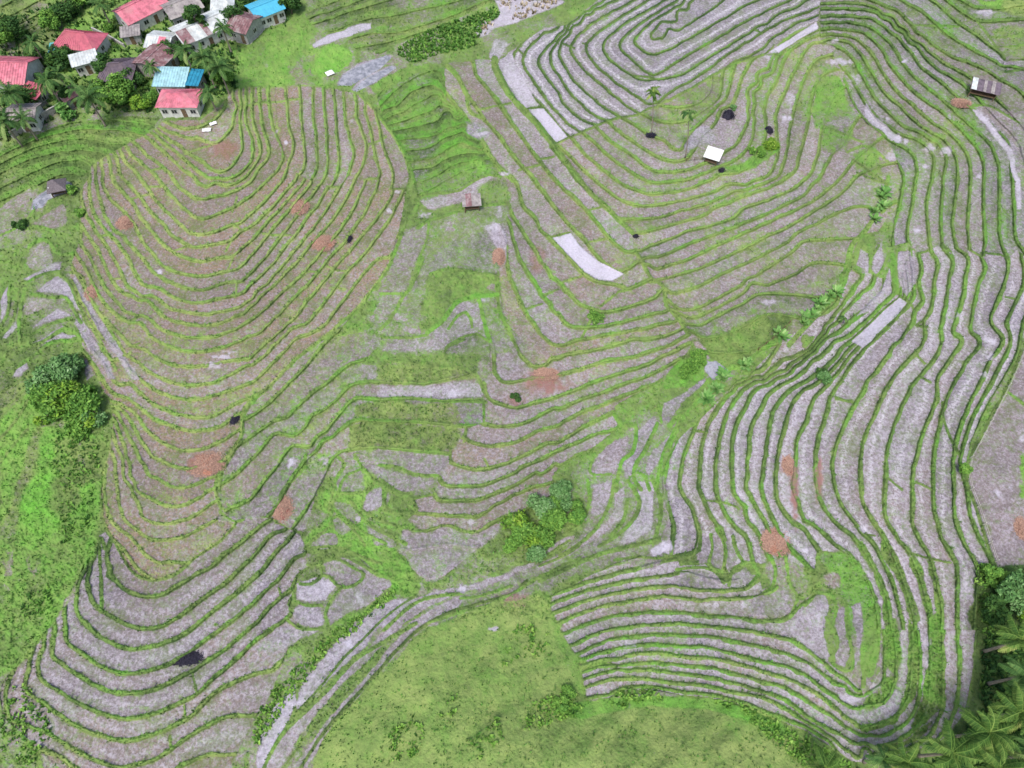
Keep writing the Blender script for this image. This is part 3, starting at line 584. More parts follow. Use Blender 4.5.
# ------------------------------------------------------------------ camera (drone, 100 m above the spur, looking 60 degrees down)
F = 710.0; CAMH = 100.0; TILT = math.radians(30)
ct, st = math.cos(TILT), math.sin(TILT)
def ray(px, py):
    a = (np.asarray(px, float) - 512) / F; b = (384 - np.asarray(py, float)) / F
    return a, st + b*ct, -ct + b*st
def ground(px, py, h):
    dx, dy, dz = ray(px, py); t = (h - CAMH)/dz
    return dx*t, dy*t, h + 0*dx
def pts(s):
    out = []; ox = oy = 0; sc = 1
    for t in s.split():
        if ',' in t:
            x, y = t.split(','); out.append((ox + float(x)/sc, oy + float(y)/sc))
        else: ox, oy, sc = CR[t]
    return np.array(out)
def crom(p, step=3.0):
    p = np.asarray(p, float)
    if len(p) < 3:
        n = max(2, int(np.linalg.norm(p[-1]-p[0])/step)+1)
        return p[0] + (p[-1]-p[0])*np.linspace(0, 1, n)[:, None]
    q = np.vstack([2*p[0]-p[1], p, 2*p[-1]-p[-2]]); out = []
    for i in range(1, len(q)-2):
        a, b, c, d = q[i-1], q[i], q[i+1], q[i+2]
        n = max(1, int(np.linalg.norm(c-b)/step)); t = (np.arange(n)/n)[:, None]
        out.append(.5*((2*b)+(c-a)*t+(2*a-5*b+4*c-d)*t*t+(-a+3*b-3*c+d)*t**3))
    out.append(p[-1:]); return np.vstack(out)
# ------------------------------------------------------------------ survey grid
import time; T0 = time.time()
S = SRES
def axis(lo, hi, core0, core1):
    a = list(np.arange(core0, core1+1e-6, S)); d = S*1.25; x = a[-1]
    while x < hi: x += d; a.append(x); d = min(d*1.12, 9)
    d = S*1.25; x = a[0]; b = []
    while x > lo: x -= d; b.append(x); d = min(d*1.12, 9)
    return np.array(b[::-1] + a)
U = axis(-190, 1214, -8, 1032); V = axis(-170, 960, -8, 776)
NU, NV = len(U), len(V)
UU, VV = np.meshgrid(U, V)
def lattice(seed, cell, x=None, y=None):
    r = np.random.default_rng(seed); x = UU if x is None else x; y = VV if y is None else y
    g = r.random((int(1600/cell)+6, int(1800/cell)+6))
    fx = (x+260)/cell; fy = (y+260)/cell; ix = np.clip(fx.astype(int), 0, g.shape[1]-2); iy = np.clip(fy.astype(int), 0, g.shape[0]-2)
    tx = fx-ix; ty = fy-iy; tx = tx*tx*(3-2*tx); ty = ty*ty*(3-2*ty)
    return ((g[iy, ix]*(1-tx)+g[iy, ix+1]*tx)*(1-ty) + (g[iy+1, ix]*(1-tx)+g[iy+1, ix+1]*tx)*ty)
_W = {}
def lat(seed, cell, sl):
    return lattice(seed, cell, UU[sl], VV[sl])
def fbm(seed, cell, n=3, sl=None):
    s = 0; a = 1; t = 0
    for i in range(n): s = s + a*(lattice(seed+i, cell/2**i) if sl is None else lat(seed+i, cell/2**i, sl)); t += a; a *= .55
    return s/t
WX = (fbm(1, 26, 2)-.5)*3.0 + (lattice(5, 7)-.5)*1.3; WY = (fbm(2, 26, 2)-.5)*3.0 + (lattice(6, 7)-.5)*1.3
def gwin(x0, x1, y0, y1):
    i0, i1 = np.searchsorted(U, [x0, x1]); j0, j1 = np.searchsorted(V, [y0, y1])
    return slice(max(j0-1, 0), min(j1+1, NV)), slice(max(i0-1, 0), min(i1+1, NU))
def inside(poly, x, y):
    r = np.zeros(x.shape, bool); n = len(poly)
    for i in range(n):
        x0, y0 = poly[i]; x1, y1 = poly[(i+1) % n]
        if y0 == y1: continue
        c = ((y0 > y) != (y1 > y)) & (x < (x1-x0)*(y-y0)/(y1-y0)+x0); r ^= c
    return r
def segdist(p, sl, pad, closed=False, wx=0, wy=0):
    x = UU[sl]+wx; y = VV[sl]+wy; U1 = UU[sl][0]; V1 = VV[sl][:, 0]; d = np.full(x.shape, 1e9)
    if closed: p = np.vstack([p, p[:1]])
    for (x0, y0), (x1, y1) in zip(p[:-1], p[1:]):
        bx0, bx1 = sorted((x0, x1)); by0, by1 = sorted((y0, y1))
        i0, i1 = np.searchsorted(U1, [bx0-pad-2, bx1+pad+2])
        j0, j1 = np.searchsorted(V1, [by0-pad-2, by1+pad+2])
        if i1 <= i0 or j1 <= j0: continue
        s2 = (slice(j0, j1), slice(i0, i1)); X = x[s2]-x0; Y = y[s2]-y0; L = (x1-x0)**2+(y1-y0)**2+1e-9
        t = np.clip((X*(x1-x0)+Y*(y1-y0))/L, 0, 1)
        d[s2] = np.minimum(d[s2], np.hypot(X-t*(x1-x0), Y-t*(y1-y0)))
    return d
# ------------------------------------------------------------------ terrace fields: a smooth field per spur whose whole-number contours are the terrace edges
def tps(P, v, lam=1.5):
    n = len(P); sc = 60.0; Q = P/sc
    r2 = ((Q[:, None]-Q[None])**2).sum(-1); K = .5*r2*np.log(r2+1e-12)
    A = np.zeros((n+3, n+3)); A[:n, :n] = K + lam*1e-3*np.eye(n); A[:n, n] = 1; A[:n, n+1:] = Q; A[n, :n] = 1; A[n+1:, :n] = Q.T
    w = np.linalg.solve(A, np.r_[v, 0, 0, 0])
    def ev(x, y):
        X = np.c_[x.ravel(), y.ravel()]/sc; out = np.empty(len(X))
        for k in range(0, len(X), 20000):
            c = X[k:k+20000]; d2 = (c[:, None, 0]-Q[None, :, 0])**2+(c[:, None, 1]-Q[None, :, 1])**2
            out[k:k+20000] = (.5*d2*np.log(d2+1e-12))@w[:n] + w[n] + c@w[n+1:]
        return out.reshape(x.shape)
    return ev
def cubic(g, x0, y0, h, x, y):
    fx = (x-x0)/h; fy = (y-y0)/h; ix = np.clip(fx.astype(int), 1, g.shape[1]-3); iy = np.clip(fy.astype(int), 1, g.shape[0]-3)
    tx = fx-ix; ty = fy-iy
    def w(t): return (-.5*t+t*t-.5*t**3, 1-2.5*t*t+1.5*t**3, .5*t+2*t*t-1.5*t**3, -.5*t*t+.5*t**3)
    a = w(tx); b = w(ty); s = 0
    for j in range(4):
        s = s + b[j]*sum(a[i]*g[iy+j-1, ix+i-1] for i in range(4))
    return s
CH = 4.0; cx = np.arange(-200, 1230, CH); cy = np.arange(-180, 975, CH); CX, CY = np.meshgrid(cx, cy)
gx = np.zeros(CX.shape); gy = np.zeros(CX.shape)
sm = lambda a, b, x: np.clip((x-a)/(b-a), 0, 1)**2*(3-2*np.clip((x-a)/(b-a), 0, 1))
GR = np.full(UU.shape, .82); LU = np.full(UU.shape, .45); TO = np.full(UU.shape, .4); PA = np.full(UU.shape, .12); DZ = np.zeros(UU.shape)
GR -= .35*sm(.5, .75, fbm(40, 30)); STAIR = np.zeros(UU.shape); STR = np.zeros(UU.shape); RIS = np.zeros(UU.shape); ZID = np.full(UU.shape, -1)
ORDER = ['Q', 'U', 'K', 'C', 'H', 'E', 'W', 'G', 'X', 'J', 'N', 'B', 'A', 'A1']
for zi, zn in enumerate(ORDER):
    z = ZONES[zn]; step, bw, shelf, tone, pale, lush, stripe = PAR[zn]; sg = z['sign']
    poly = pts(z['outline'])
    P = []; val = []
    for lv, s in z['lines']:
        c = crom(pts(s), 11.0); P.append(c); val += [lv]*len(c)
    P = np.vstack(P); val = np.array(val, float)*sg
    key = np.round(P/5).astype(int); _, idx = np.unique(key[:, 0]*10007+key[:, 1], return_index=True); P = P[idx]; val = val[idx]
    ev = tps(P, val, 1.2)
    x0, y0 = poly.min(0)-12; x1, y1 = poly.max(0)+12; h = 2.5
    ax = np.arange(x0-3*h, x1+4*h, h); ay = np.arange(y0-3*h, y1+4*h, h); AX, AY = np.meshgrid(ax, ay)
    lo, hi = val.min()-1.5, val.max()+1.5
    f = ev(AX, AY); f = np.where(f > hi, hi+np.tanh(f-hi)*.45, np.where(f < lo, lo+np.tanh(f-lo)*.45, f))
    sl = gwin(x0, x1, y0, y1)
    if zn in 'AB': pass
    m = inside(poly, UU[sl]+WX[sl]*.5, VV[sl]+WY[sl]*.5)
    ff = cubic(f, ax[0], ay[0], h, UU[sl]+WX[sl]*.55, VV[sl]+WY[sl]*.55)
    dfy = np.gradient(ff, axis=0)/np.gradient(VV[sl], axis=0); dfx = np.gradient(ff, axis=1)/np.gradient(UU[sl], axis=1)
    g = np.hypot(dfx, dfy)+1e-4; gc = np.clip(g, .012, .5)
    k = np.round(ff); d = (ff-k)/gc                                  # px from the terrace edge, + uphill
    rw = 1.25*step/.34; stair = np.where(d > 0, k, np.where(d < -rw, k-1, k-1+sm(-rw, 0, d)))
    bwn = bw*(.45+1.0*fbm(60+zi, 11, 2, sl=sl)); step *= .9
    lip = np.exp(-np.abs((d-bwn*.45)/(bwn*.6))**3)
    band = sm(-rw-.9, -rw-.1, d)*(1-sm(bwn-.3, bwn+1.1, d))
    mid = (ff-np.floor(ff))
    gr = shelf*(.2+1.6*fbm(70+zi, 34, sl=sl)) + .25*shelf
    cel = (np.floor(ff)).astype(int) % 400; r0 = np.random.default_rng(900+zi).random(400); gr = gr+sm(.55, .95, r0[cel]*.65+.55*fbm(88, 45, sl=sl))*(.05 if zn in 'WB' else .17)
    if zn in ('X', 'J', 'N', 'E'): gr = gr + .25*(1-sm(0, 3, d))*(d > 0)
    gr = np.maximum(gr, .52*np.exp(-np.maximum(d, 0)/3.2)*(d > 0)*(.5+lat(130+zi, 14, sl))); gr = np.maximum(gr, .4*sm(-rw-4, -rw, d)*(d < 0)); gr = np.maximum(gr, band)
    r = RNG.random(400); cell = (k+(d < 0)*-1).astype(int) % 400      # small differences from terrace to terrace
    tn = tone + (r[cell]-.5)*.5 + (fbm(90+zi, 40, sl=sl)-.5)*.5
    pl = pale + (r[(cell*7+3) % 400]-.5)*.22 + (fbm(95+zi, 30, sl=sl)-.5)*.2
    lu = lush + (r[(cell*3+1) % 400]-.5)*.12 + (fbm(99+zi, 22, sl=sl)-.5)*.35
    lu = np.where(d < -.3, lu-.17, lu+.08)  # riser shade painted into the grass colour: darker below the edge, lighter lip
    zz = step*(stair+.5-ff) + .12*lip*(bw/1.6)*(.4+1.2*lat(66, 6, sl))
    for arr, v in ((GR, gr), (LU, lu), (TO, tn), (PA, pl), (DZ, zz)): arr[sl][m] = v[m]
    row = lattice(160+zi, 1.0, (np.clip(d, -60, 60)+cell*3.7) % 900 / 1.5, (UU[sl]+VV[sl]*.8+WX[sl]*3)/26 + 20)-.5
    row2 = lattice(180+zi, 1.0, (np.clip(d, -60, 60)+cell*2.9) % 900 / 3.2, (UU[sl]-VV[sl]*.7)/40 + 60)-.5
    ra = {'A': .22, 'A1': .22, 'G': .30, 'E': .35, 'X': .4, 'C': .3, 'B': .45, 'W': .5, 'N': .6, 'J': .6}.get(zn, .2)
    pl = pl + ra*(row*1.0+row2*.7); gr = np.where(band > .3, gr, gr+(row2-row)*.35*(ra > .25)+.12*row); lu = lu+row*.2
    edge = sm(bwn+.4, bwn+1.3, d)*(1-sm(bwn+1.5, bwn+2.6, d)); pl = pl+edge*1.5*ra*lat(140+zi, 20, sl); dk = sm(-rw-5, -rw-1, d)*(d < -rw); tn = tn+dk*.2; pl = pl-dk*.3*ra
    st_ = stripe*np.exp(-((mid-(.42 if sg > 0 else .5))/(.085 if zn == 'W' else .12))**2)*sm(3.5, 8, 1/g)*(.5+.8*lat(120+zi, 16, sl)); STR[sl][m] = st_[m]
    RIS[sl][m] = (sm(-rw-.6, -rw*.6, d)*(1-sm(-.4, .3, d)))[m]; ZID[sl][m] = zi
    mc = inside(poly, CX, CY); fc = cubic(f, ax[0], ay[0], h, np.clip(CX, ax[1], ax[-3]), np.clip(CY, ay[1], ay[-3]))
    dgy, dgx = np.gradient(fc, CH); gx[mc] = np.clip(dgx[mc]*step, -.06, .06); gy[mc] = np.clip(dgy[mc]*step, -.06, .06)
# the round grass hill and the levee in the foreground
hillc = (455, 800); rr = np.hypot((CX-455)/150, (CY-790)/150); hl = 7*np.exp(-rr**2)+ 5*np.exp(-(((CX-690)/150)**2+((CY-790)/70)**2))
hy, hx = np.gradient(hl, CH); mfree = (gx == 0) & (gy == 0); gx[mfree] += hx[mfree]; gy[mfree] += hy[mfree]
def poisson(gx, gy, h):
    dv = np.zeros(gx.shape); dv[:, 1:] += (gx[:, 1:]+gx[:, :-1])/2/h; dv[:, :-1] -= (gx[:, 1:]+gx[:, :-1])/2/h
    dv[1:] += (gy[1:]+gy[:-1])/2/h; dv[:-1] -= (gy[1:]+gy[:-1])/2/h; dv = -dv
    n, m = dv.shape; e = np.block([[dv, dv[:, ::-1]], [dv[::-1], dv[::-1, ::-1]]]); E = np.fft.fft2(e)
    ky = 2-2*np.cos(np.pi*np.arange(2*n)/n); kx = 2-2*np.cos(np.pi*np.arange(2*m)/m)
    L = -(ky[:, None]+kx[None])/h/h - 1.2e-6; return np.real(np.fft.ifft2(E/L))[:n, :m]
Hc = poisson(gx, gy, CH); Hc = Hc-np.median(Hc)
HG = cubic(Hc, cx[0], cy[0], CH, np.clip(UU, cx[1], cx[-3]), np.clip(VV, cy[1], cy[-3]))
print('t', time.time()-T0, 'relief', Hc.min(), Hc.max())
Z = HG + DZ
# ---- painted patches (what grows where), then bunds
FB = fbm(150, 20)
for ln in PAINT.strip().split('\n'):
    a = ln.split(None, 5); fe = float(a[0]); poly = crom(np.vstack([pts(a[5]), pts(a[5])[:1]]), 4.0) if fe >= 2 else pts(a[5])
    x0, y0 = poly.min(0)-fe*2; x1, y1 = poly.max(0)+fe*2; sl = gwin(x0, x1, y0, y1)
    kw = .5*fe if fe < 1.2 else 1.1+.2*fe; X = UU[sl]+WX[sl]*kw; Y = VV[sl]+WY[sl]*kw
    if X.size == 0: continue
    ins = inside(poly, X, Y); d = segdist(poly, sl, fe*2, True, WX[sl]*kw, WY[sl]*kw); d = np.where(ins, d, -d)
    w = sm(-fe*.7, fe*.7, d)
    if float(a[0]) > 1.2: w = w*(1-.0*RIS[sl])
    for arr, v in ((GR, a[1]), (LU, a[2]), (TO, a[3]), (PA, a[4])):
        if v != '-': arr[sl] = arr[sl]*(1-w)+w*(float(v)+(FB[sl]-.5)*(.3 if arr is not GR else .34))
    STR[sl] *= 1-w
    if float(a[4] if a[4] != '-' else 0) > .6 and float(a[1] if a[1] != '-' else 1) < .07:
        GR[sl] = np.where(w > .5, np.minimum(GR[sl], .02), GR[sl]); Z[sl] -= w*DZ[sl]
for ln in EXTRA.strip().split('\n'):
    a = ln.split(None, 3); wd, hh, lu = float(a[0]), float(a[1]), float(a[2]); lu = lu-.12 if .5 < lu < .9 else lu; p = crom(pts(a[3]), 4.0)
    if len(p) < 2: continue
    x0, y0 = p.min(0)-10; x1, y1 = p.max(0)+10; sl = gwin(x0, x1, y0, y1)
    if UU[sl].size == 0: continue
    d = segdist(p, sl, 8, False, WX[sl]*.5, WY[sl]*.5); n = wd*(.8+.4*lat(61, 8, sl))
    w = 1-sm(n*.6, n*.6+1.1, d); GR[sl] = np.maximum(GR[sl], .5*np.exp(-d/3)); GR[sl] = np.maximum(GR[sl], w); LU[sl] = LU[sl]*(1-w)+w*(lu+(lat(62, 12, sl)-.5)*.25)
    Z[sl] += hh*np.exp(-(d/(n*.7+.3))**2); STR[sl] *= 1-w
m1 = lattice(301, 3.1)-.5; m2 = lattice(302, 6.5)-.5; m3 = lattice(303, 2.3)-.5; m4 = fbm(304, 55)-.5; m5 = fbm(305, 90, 4)-.5
PA += (1-sm(.6, .9, PA))*(m1*.20+m2*.18+m3*.10+m4*.2); _h = np.where((UU > 300) & (VV > 590) & (ZID < 0), .35, 1.0); LU += _h*(m2*.26+m1*.2+m4*.42+m5*.4); TO += m4*.5+m2*.2; gm_ = (GR > .03)*(GR < .97)*(ZID >= 0); GR += gm_*(m2*.28+m3*.2+m4*np.where((ZID == 12) | (ZID == 13), .25, .5))
GR -= (GR > .6)*(GR < .87)*(ZID < 0)*sm(.08, .24, m4+m2*.25)*.42
BR = np.zeros(UU.shape)
for s in SPOTS.split(';'):
    x, y, rx, ry, k = map(float, s.split(',')); sl = gwin(x-rx*3, x+rx*3, y-ry*3, y+ry*3)
    r = np.hypot((UU[sl]-x+WX[sl]*1.5)/rx, (VV[sl]-y+WY[sl]*1.5)/ry)+(lat(35, 2.6, sl)-.5)*.9; w = .85*k*(1-sm(.35, 1.35, r)); PA[sl] = PA[sl]*(1-w)+w*1.0; GR[sl] = GR[sl]*(1-w)+w*.0
for s in BROWN.split(';'):
    x, y, rx, ry, k = map(float, s.split(',')); sl = gwin(x-rx*3, x+rx*3, y-ry*3, y+ry*3)
    r = np.hypot((UU[sl]-x+WX[sl])/rx, (VV[sl]-y+WY[sl])/ry)+(lat(33, 4, sl)-.5)*.8; w = k*(1-sm(.5, 1.4, r)); BR[sl] = np.maximum(BR[sl], w); GR[sl] *= 1-w*.7
GR = np.clip(GR, 0, 1); LU = np.clip(LU, 0, 1); TO = np.clip(TO, 0, 1); PA = np.clip(PA, 0, 1)
HILL = sm(0, 12, np.minimum(UU-300-np.maximum(0, 768-VV)*.8*(UU < 560), VV-610))*(ZID < 0)
hl_ = 1-.65*HILL
Z += HILL*(lattice(211, 14, np.clip(UU*.75+VV*.65, -200, 1500), np.clip((VV*.75-UU*.65)*.45+500, -200, 1200))-.5)*.9
# grass stands up in an uneven sward, stubble a little
Z += hl_*GR*((lattice(201, 1.7)-.5)*.26 + (lattice(202, 4.5)-.5)*.30) + (1-GR)*(lattice(203, 1.6)-.5)*.05
rgh = sm(.8, .95, GR)*sm(.0, 1, fbm(204, 18)); Z += hl_*rgh*(ZID < 0)*(fbm(205, 9)-.5)*.8
def hgt(px, py):
    i = np.clip(np.searchsorted(U, px), 1, NU-1); j = np.clip(np.searchsorted(V, py), 1, NV-1); return float(Z[j, i])
def spot(px, py, up=0.0):
    h = hgt(px, py); x, y, z = ground(px, py, h); return Vector((float(x), float(y), float(z)+up))
def mpp(py):                                                          # metres per survey pixel at that depth
    return (CAMH/(ct-(384-py)/F*st))/F
# ------------------------------------------------------------------ materials
C = bpy.context.scene.collection
def newmat(name, rough=.85, spec=.2):
    m = bpy.data.materials.new(name); m.use_nodes = True; nt = m.node_tree; b = nt.nodes['Principled BSDF']
    b.inputs['Roughness'].default_value = rough; b.inputs['Specular IOR Level'].default_value = spec; return m, nt, b
def N(nt, t, **k):
    n = nt.nodes.new(t)
    for a, v in k.items(): setattr(n, a, v)
    return n
def mixc(nt, fac, a, b, mode='MIX'):
    n = nt.nodes.new('ShaderNodeMix'); n.data_type = 'RGBA'; n.blend_type = mode
    for i, v in ((0, fac), (6, a), (7, b)):
        if hasattr(v, 'node'): nt.links.new(v, n.inputs[i])
        elif i == 0: n.inputs[0].default_value = v
        else: n.inputs[i].default_value = (*v, 1)
    return n.outputs[2]
def mth(nt, op, a, b=0.0, c=None, clamp=False):
    n = nt.nodes.new('ShaderNodeMath'); n.operation = op; n.use_clamp = clamp
    for i, v in enumerate((a, b) if c is None else (a, b, c)):
        if hasattr(v, 'node'): nt.links.new(v, n.inputs[i])
        else: n.inputs[i].default_value = v
    return n.outputs[0]
def mrange(nt, x, a, b, c=0, d=1):
    n = nt.nodes.new('ShaderNodeMapRange'); n.interpolation_type = 'SMOOTHSTEP'; nt.links.new(x, n.inputs[0])
    for i, v in enumerate((a, b, c, d)): n.inputs[i+1].default_value = v
    return n.outputs[0]
def noise(nt, scale, detail=3, rough=.55, vec=None, dist=0):
    n = nt.nodes.new('ShaderNodeTexNoise'); n.inputs['Scale'].default_value = scale; n.inputs['Detail'].default_value = detail
    n.inputs['Roughness'].default_value = rough; n.inputs['Distortion'].default_value = dist
    if vec is None:
        g = nt.nodes.new('ShaderNodeTexCoord'); vec = g.outputs['Object']
    nt.links.new(vec, n.inputs['Vector']); return n.outputs['Fac']
def attr(nt, name):
    a = nt.nodes.new('ShaderNodeAttribute'); a.attribute_name = name; return a.outputs['Fac']
def ground_material():
    m, nt, b = newmat('terrace_soil_and_grass', .9, .12)
    g, lu, to, pa, sp, br = [attr(nt, k) for k in ('grass', 'lush', 'tone', 'pale', 'stripe', 'burnt')]
    n1 = noise(nt, 2.3, 3, .7); n2 = noise(nt, .33, 3, .6); n3 = noise(nt, .8, 3, .7); n4 = noise(nt, 3.1, 3, .75, None, .5); n5 = noise(nt, .10, 2)
    n6 = noise(nt, 1.3, 4, .7, None, .4); n7 = noise(nt, 5, 2, .7); n8 = noise(nt, .22, 3, .6)
    soil = mixc(nt, to, (.190, .166, .200), (.305, .212, .150))
    soil = mixc(nt, mrange(nt, n5, .35, .65, 0, .35), soil, (.20, .19, .165))
    soil = mixc(nt, mrange(nt, n1, .42, .66, 0, .7), soil, (.37, .325, .365))
    soil = mixc(nt, mrange(nt, n4, .48, .64, 0, .68), soil, (.135, .115, .105))
    wd = mth(nt, 'ADD', mth(nt, 'MULTIPLY', n6, .6), mth(nt, 'MULTIPLY', n8, .5))
    soil = mixc(nt, mth(nt, 'MULTIPLY', mrange(nt, wd, .50, .66), mrange(nt, n7, .3, .6, .3, .8)), soil, (.130, .180, .050))
    hi = mth(nt, 'ADD', mth(nt, 'MULTIPLY', n1, .6), mth(nt, 'MULTIPLY', n7, .4))
    p2 = mth(nt, 'ADD', mth(nt, 'MULTIPLY', pa, .95), mth(nt, 'MULTIPLY', mth(nt, 'SUBTRACT', hi, .56), mth(nt, 'MULTIPLY', mth(nt, 'SUBTRACT', 1.15, pa), mth(nt, 'MULTIPLY', pa, 5.0))), clamp=True)
    soil = mixc(nt, p2, soil, (.61, .575, .68))
    soil = mixc(nt, mth(nt, 'MULTIPLY', sp, mrange(nt, hi, .42, .58, .1, .85), clamp=True), soil, (.66, .62, .69))
    soil = mixc(nt, mth(nt, 'MULTIPLY', br, mrange(nt, n1, .3, .6, .5, 1), clamp=True), soil, (.30, .125, .09))
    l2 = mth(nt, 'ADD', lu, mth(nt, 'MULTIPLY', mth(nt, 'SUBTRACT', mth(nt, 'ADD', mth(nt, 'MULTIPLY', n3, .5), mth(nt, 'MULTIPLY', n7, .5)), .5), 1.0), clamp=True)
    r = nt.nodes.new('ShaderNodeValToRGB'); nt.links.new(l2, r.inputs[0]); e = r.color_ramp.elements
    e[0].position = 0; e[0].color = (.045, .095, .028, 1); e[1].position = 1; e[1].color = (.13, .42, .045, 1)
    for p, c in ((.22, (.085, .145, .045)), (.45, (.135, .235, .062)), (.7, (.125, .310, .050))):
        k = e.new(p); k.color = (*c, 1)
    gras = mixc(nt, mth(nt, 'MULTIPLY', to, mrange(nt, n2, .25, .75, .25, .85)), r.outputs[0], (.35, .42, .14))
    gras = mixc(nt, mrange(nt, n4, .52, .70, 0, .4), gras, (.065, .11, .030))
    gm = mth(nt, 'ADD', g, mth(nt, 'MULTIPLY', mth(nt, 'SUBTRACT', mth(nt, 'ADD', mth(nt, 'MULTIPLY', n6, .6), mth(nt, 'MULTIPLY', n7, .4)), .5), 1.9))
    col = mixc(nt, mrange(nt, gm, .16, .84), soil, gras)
    nt.links.new(col, b.inputs['Base Color'])
    bp = N(nt, 'ShaderNodeBump'); bp.inputs['Strength'].default_value = .8; bp.inputs['Distance'].default_value = .18
    nt.links.new(mth(nt, 'ADD', n1, mth(nt, 'MULTIPLY', n4, .6)), bp.inputs['Height']); nt.links.new(bp.outputs[0], b.inputs['Normal'])
    return m
GMAT = ground_material()
def water_material():
    m, nt, b = newmat('shallow_grey_water', .35, .35); n = noise(nt, .8, 4, .7); k = noise(nt, 3, 3, .7)
    c = mixc(nt, mrange(nt, n, .35, .65), (.19, .20, .235), (.40, .40, .46)); c = mixc(nt, mrange(nt, k, .55, .7, 0, .5), c, (.13, .17, .09)); nt.links.new(c, b.inputs['Base Color']); return m
WMAT = water_material()
X3, Y3, Z3 = ground(UU, VV, Z)
# which part of the land each cell belongs to
KIND = np.zeros(UU.shape, int)      # 0 meadow
KIND[ZID >= 0] = 1
def mark(k, *ss):
    for s in ss:
        poly = pts(s); sl = gwin(*[v for a in zip(poly.min(0)-2, poly.max(0)+2) for v in a]); KIND[sl][inside(poly, UU[sl], VV[sl])] = k
mark(2, "X 300,800 312,768 330,728 360,695 400,655 430,630 480,608 520,598 548,598 556,640 580,690 640,695 720,700 780,725 830,750 860,800")
mark(3, "Q31 180,430 280,320 380,210 480,130 560,95 640,90 600,130 480,220 380,330 260,450 160,540", "P8 990,500 1000,400 1024,400 1024,440 1010,510")
mark(4, "R2 760,250 800,260 900,370 960,470 1000,620 1010,768 990,768 975,620 930,480 860,370", "M3 540,150 450,160 350,200 280,260 230,340 180,490 120,640 60,700 0,740 30,750 90,710 150,640 210,500 260,350 300,280 380,210 460,175 560,170")
mark(5, "L1 265,250 280,170 360,110 440,50 540,0 610,30 600,100 480,130 400,170 360,230", "Q01 325,340 345,300 400,265 520,220 540,230 500,270 380,340", "Q01 385,360 440,310 540,262 560,270 470,330 400,365", "M6 850,110 900,105 960,150 930,190 880,200 840,150")
NAMES = {0: 'meadow', 1: 'terraced_rice_fields', 2: 'grass_hill', 3: 'stream', 4: 'dirt_path', 5: 'pond'}
LABEL = {}
def landmesh(kind, name):
    cell = KIND[:-1, :-1]; sel = cell == kind
    j, i = np.nonzero(sel); a = j*NU+i; q = np.c_[a+NU, a+NU+1, a+1, a]
    used, inv = np.unique(q, return_inverse=True); q = inv.reshape(-1, 4)
    co = np.c_[X3.ravel()[used], Y3.ravel()[used], Z3.ravel()[used]]
    if kind == 0:                                        # carry the land on outwards to the horizon
        per = np.r_[np.arange(NU), np.arange(1, NV)*NU+NU-1, (NV-1)*NU+np.arange(NU-2, -1, -1), np.arange(NV-2, 0, -1)*NU]
        assert np.isin(per, used).sum() > 0
        pc = np.c_[X3.ravel()[per], Y3.ravel()[per], Z3.ravel()[per]]; cen = np.array([0, 75.]); n0 = len(co); n = len(per); rings = [pc.copy()]; f = 1.0
        for s, zf in ((1.02, 1), (1.08, .9), (1.2, .6), (1.5, .2), (2.3, 0), (4, 0), (9, 0), (25, 0), (60, 0)):
            r = pc.copy(); r[:, :2] = cen+(pc[:, :2]-cen)*s; r[:, 2] = pc[:, 2]*zf; rings.append(r)
        ext = np.vstack(rings); co = np.vstack([co, ext]); qs = []
        for k in range(len(rings)-1):
            a = n0+k*n+np.arange(n); b2 = n0+k*n+(np.arange(n)+1) % n; qs.append(np.c_[a, a+n, b2+n, b2][:, ::-1])
        q = np.vstack([q]+qs); extn = len(ext)
    else: extn = 0
    me = bpy.data.meshes.new(name); me.vertices.add(len(co)); me.vertices.foreach_set('co', co.astype(np.float32).ravel())
    me.loops.add(len(q)*4); me.loops.foreach_set('vertex_index', q.ravel().astype(np.int32)); me.polygons.add(len(q))
    me.polygons.foreach_set('loop_start', np.arange(0, len(q)*4, 4, dtype=np.int32)); me.update(calc_edges=True)
    me.polygons.foreach_set('use_smooth', np.ones(len(q), bool))
    for nm, arr in (('grass', GR), ('lush', LU), ('tone', TO), ('pale', PA), ('stripe', STR), ('burnt', BR)):
        v = arr.ravel()[used]
        if extn: df = dict(grass=.86, lush=.42, tone=.5, pale=.0, stripe=0., burnt=0.)[nm]; v = np.r_[v]+0; v = np.r_[v, np.concatenate([arr.ravel()[per]*k+df*(1-k) for k in (1, .8, .4, 0, 0, 0, 0, 0, 0, 0)])]
        at = me.attributes.new(nm, 'FLOAT', 'POINT'); at.data.foreach_set('value', v.astype(np.float32))
    me.materials.append(WMAT if kind in (5,) else GMAT); o = bpy.data.objects.new(name, me); C.objects.link(o); o['kind'] = 'structure'; return o
for kd, nm in NAMES.items(): landmesh(kd, nm)
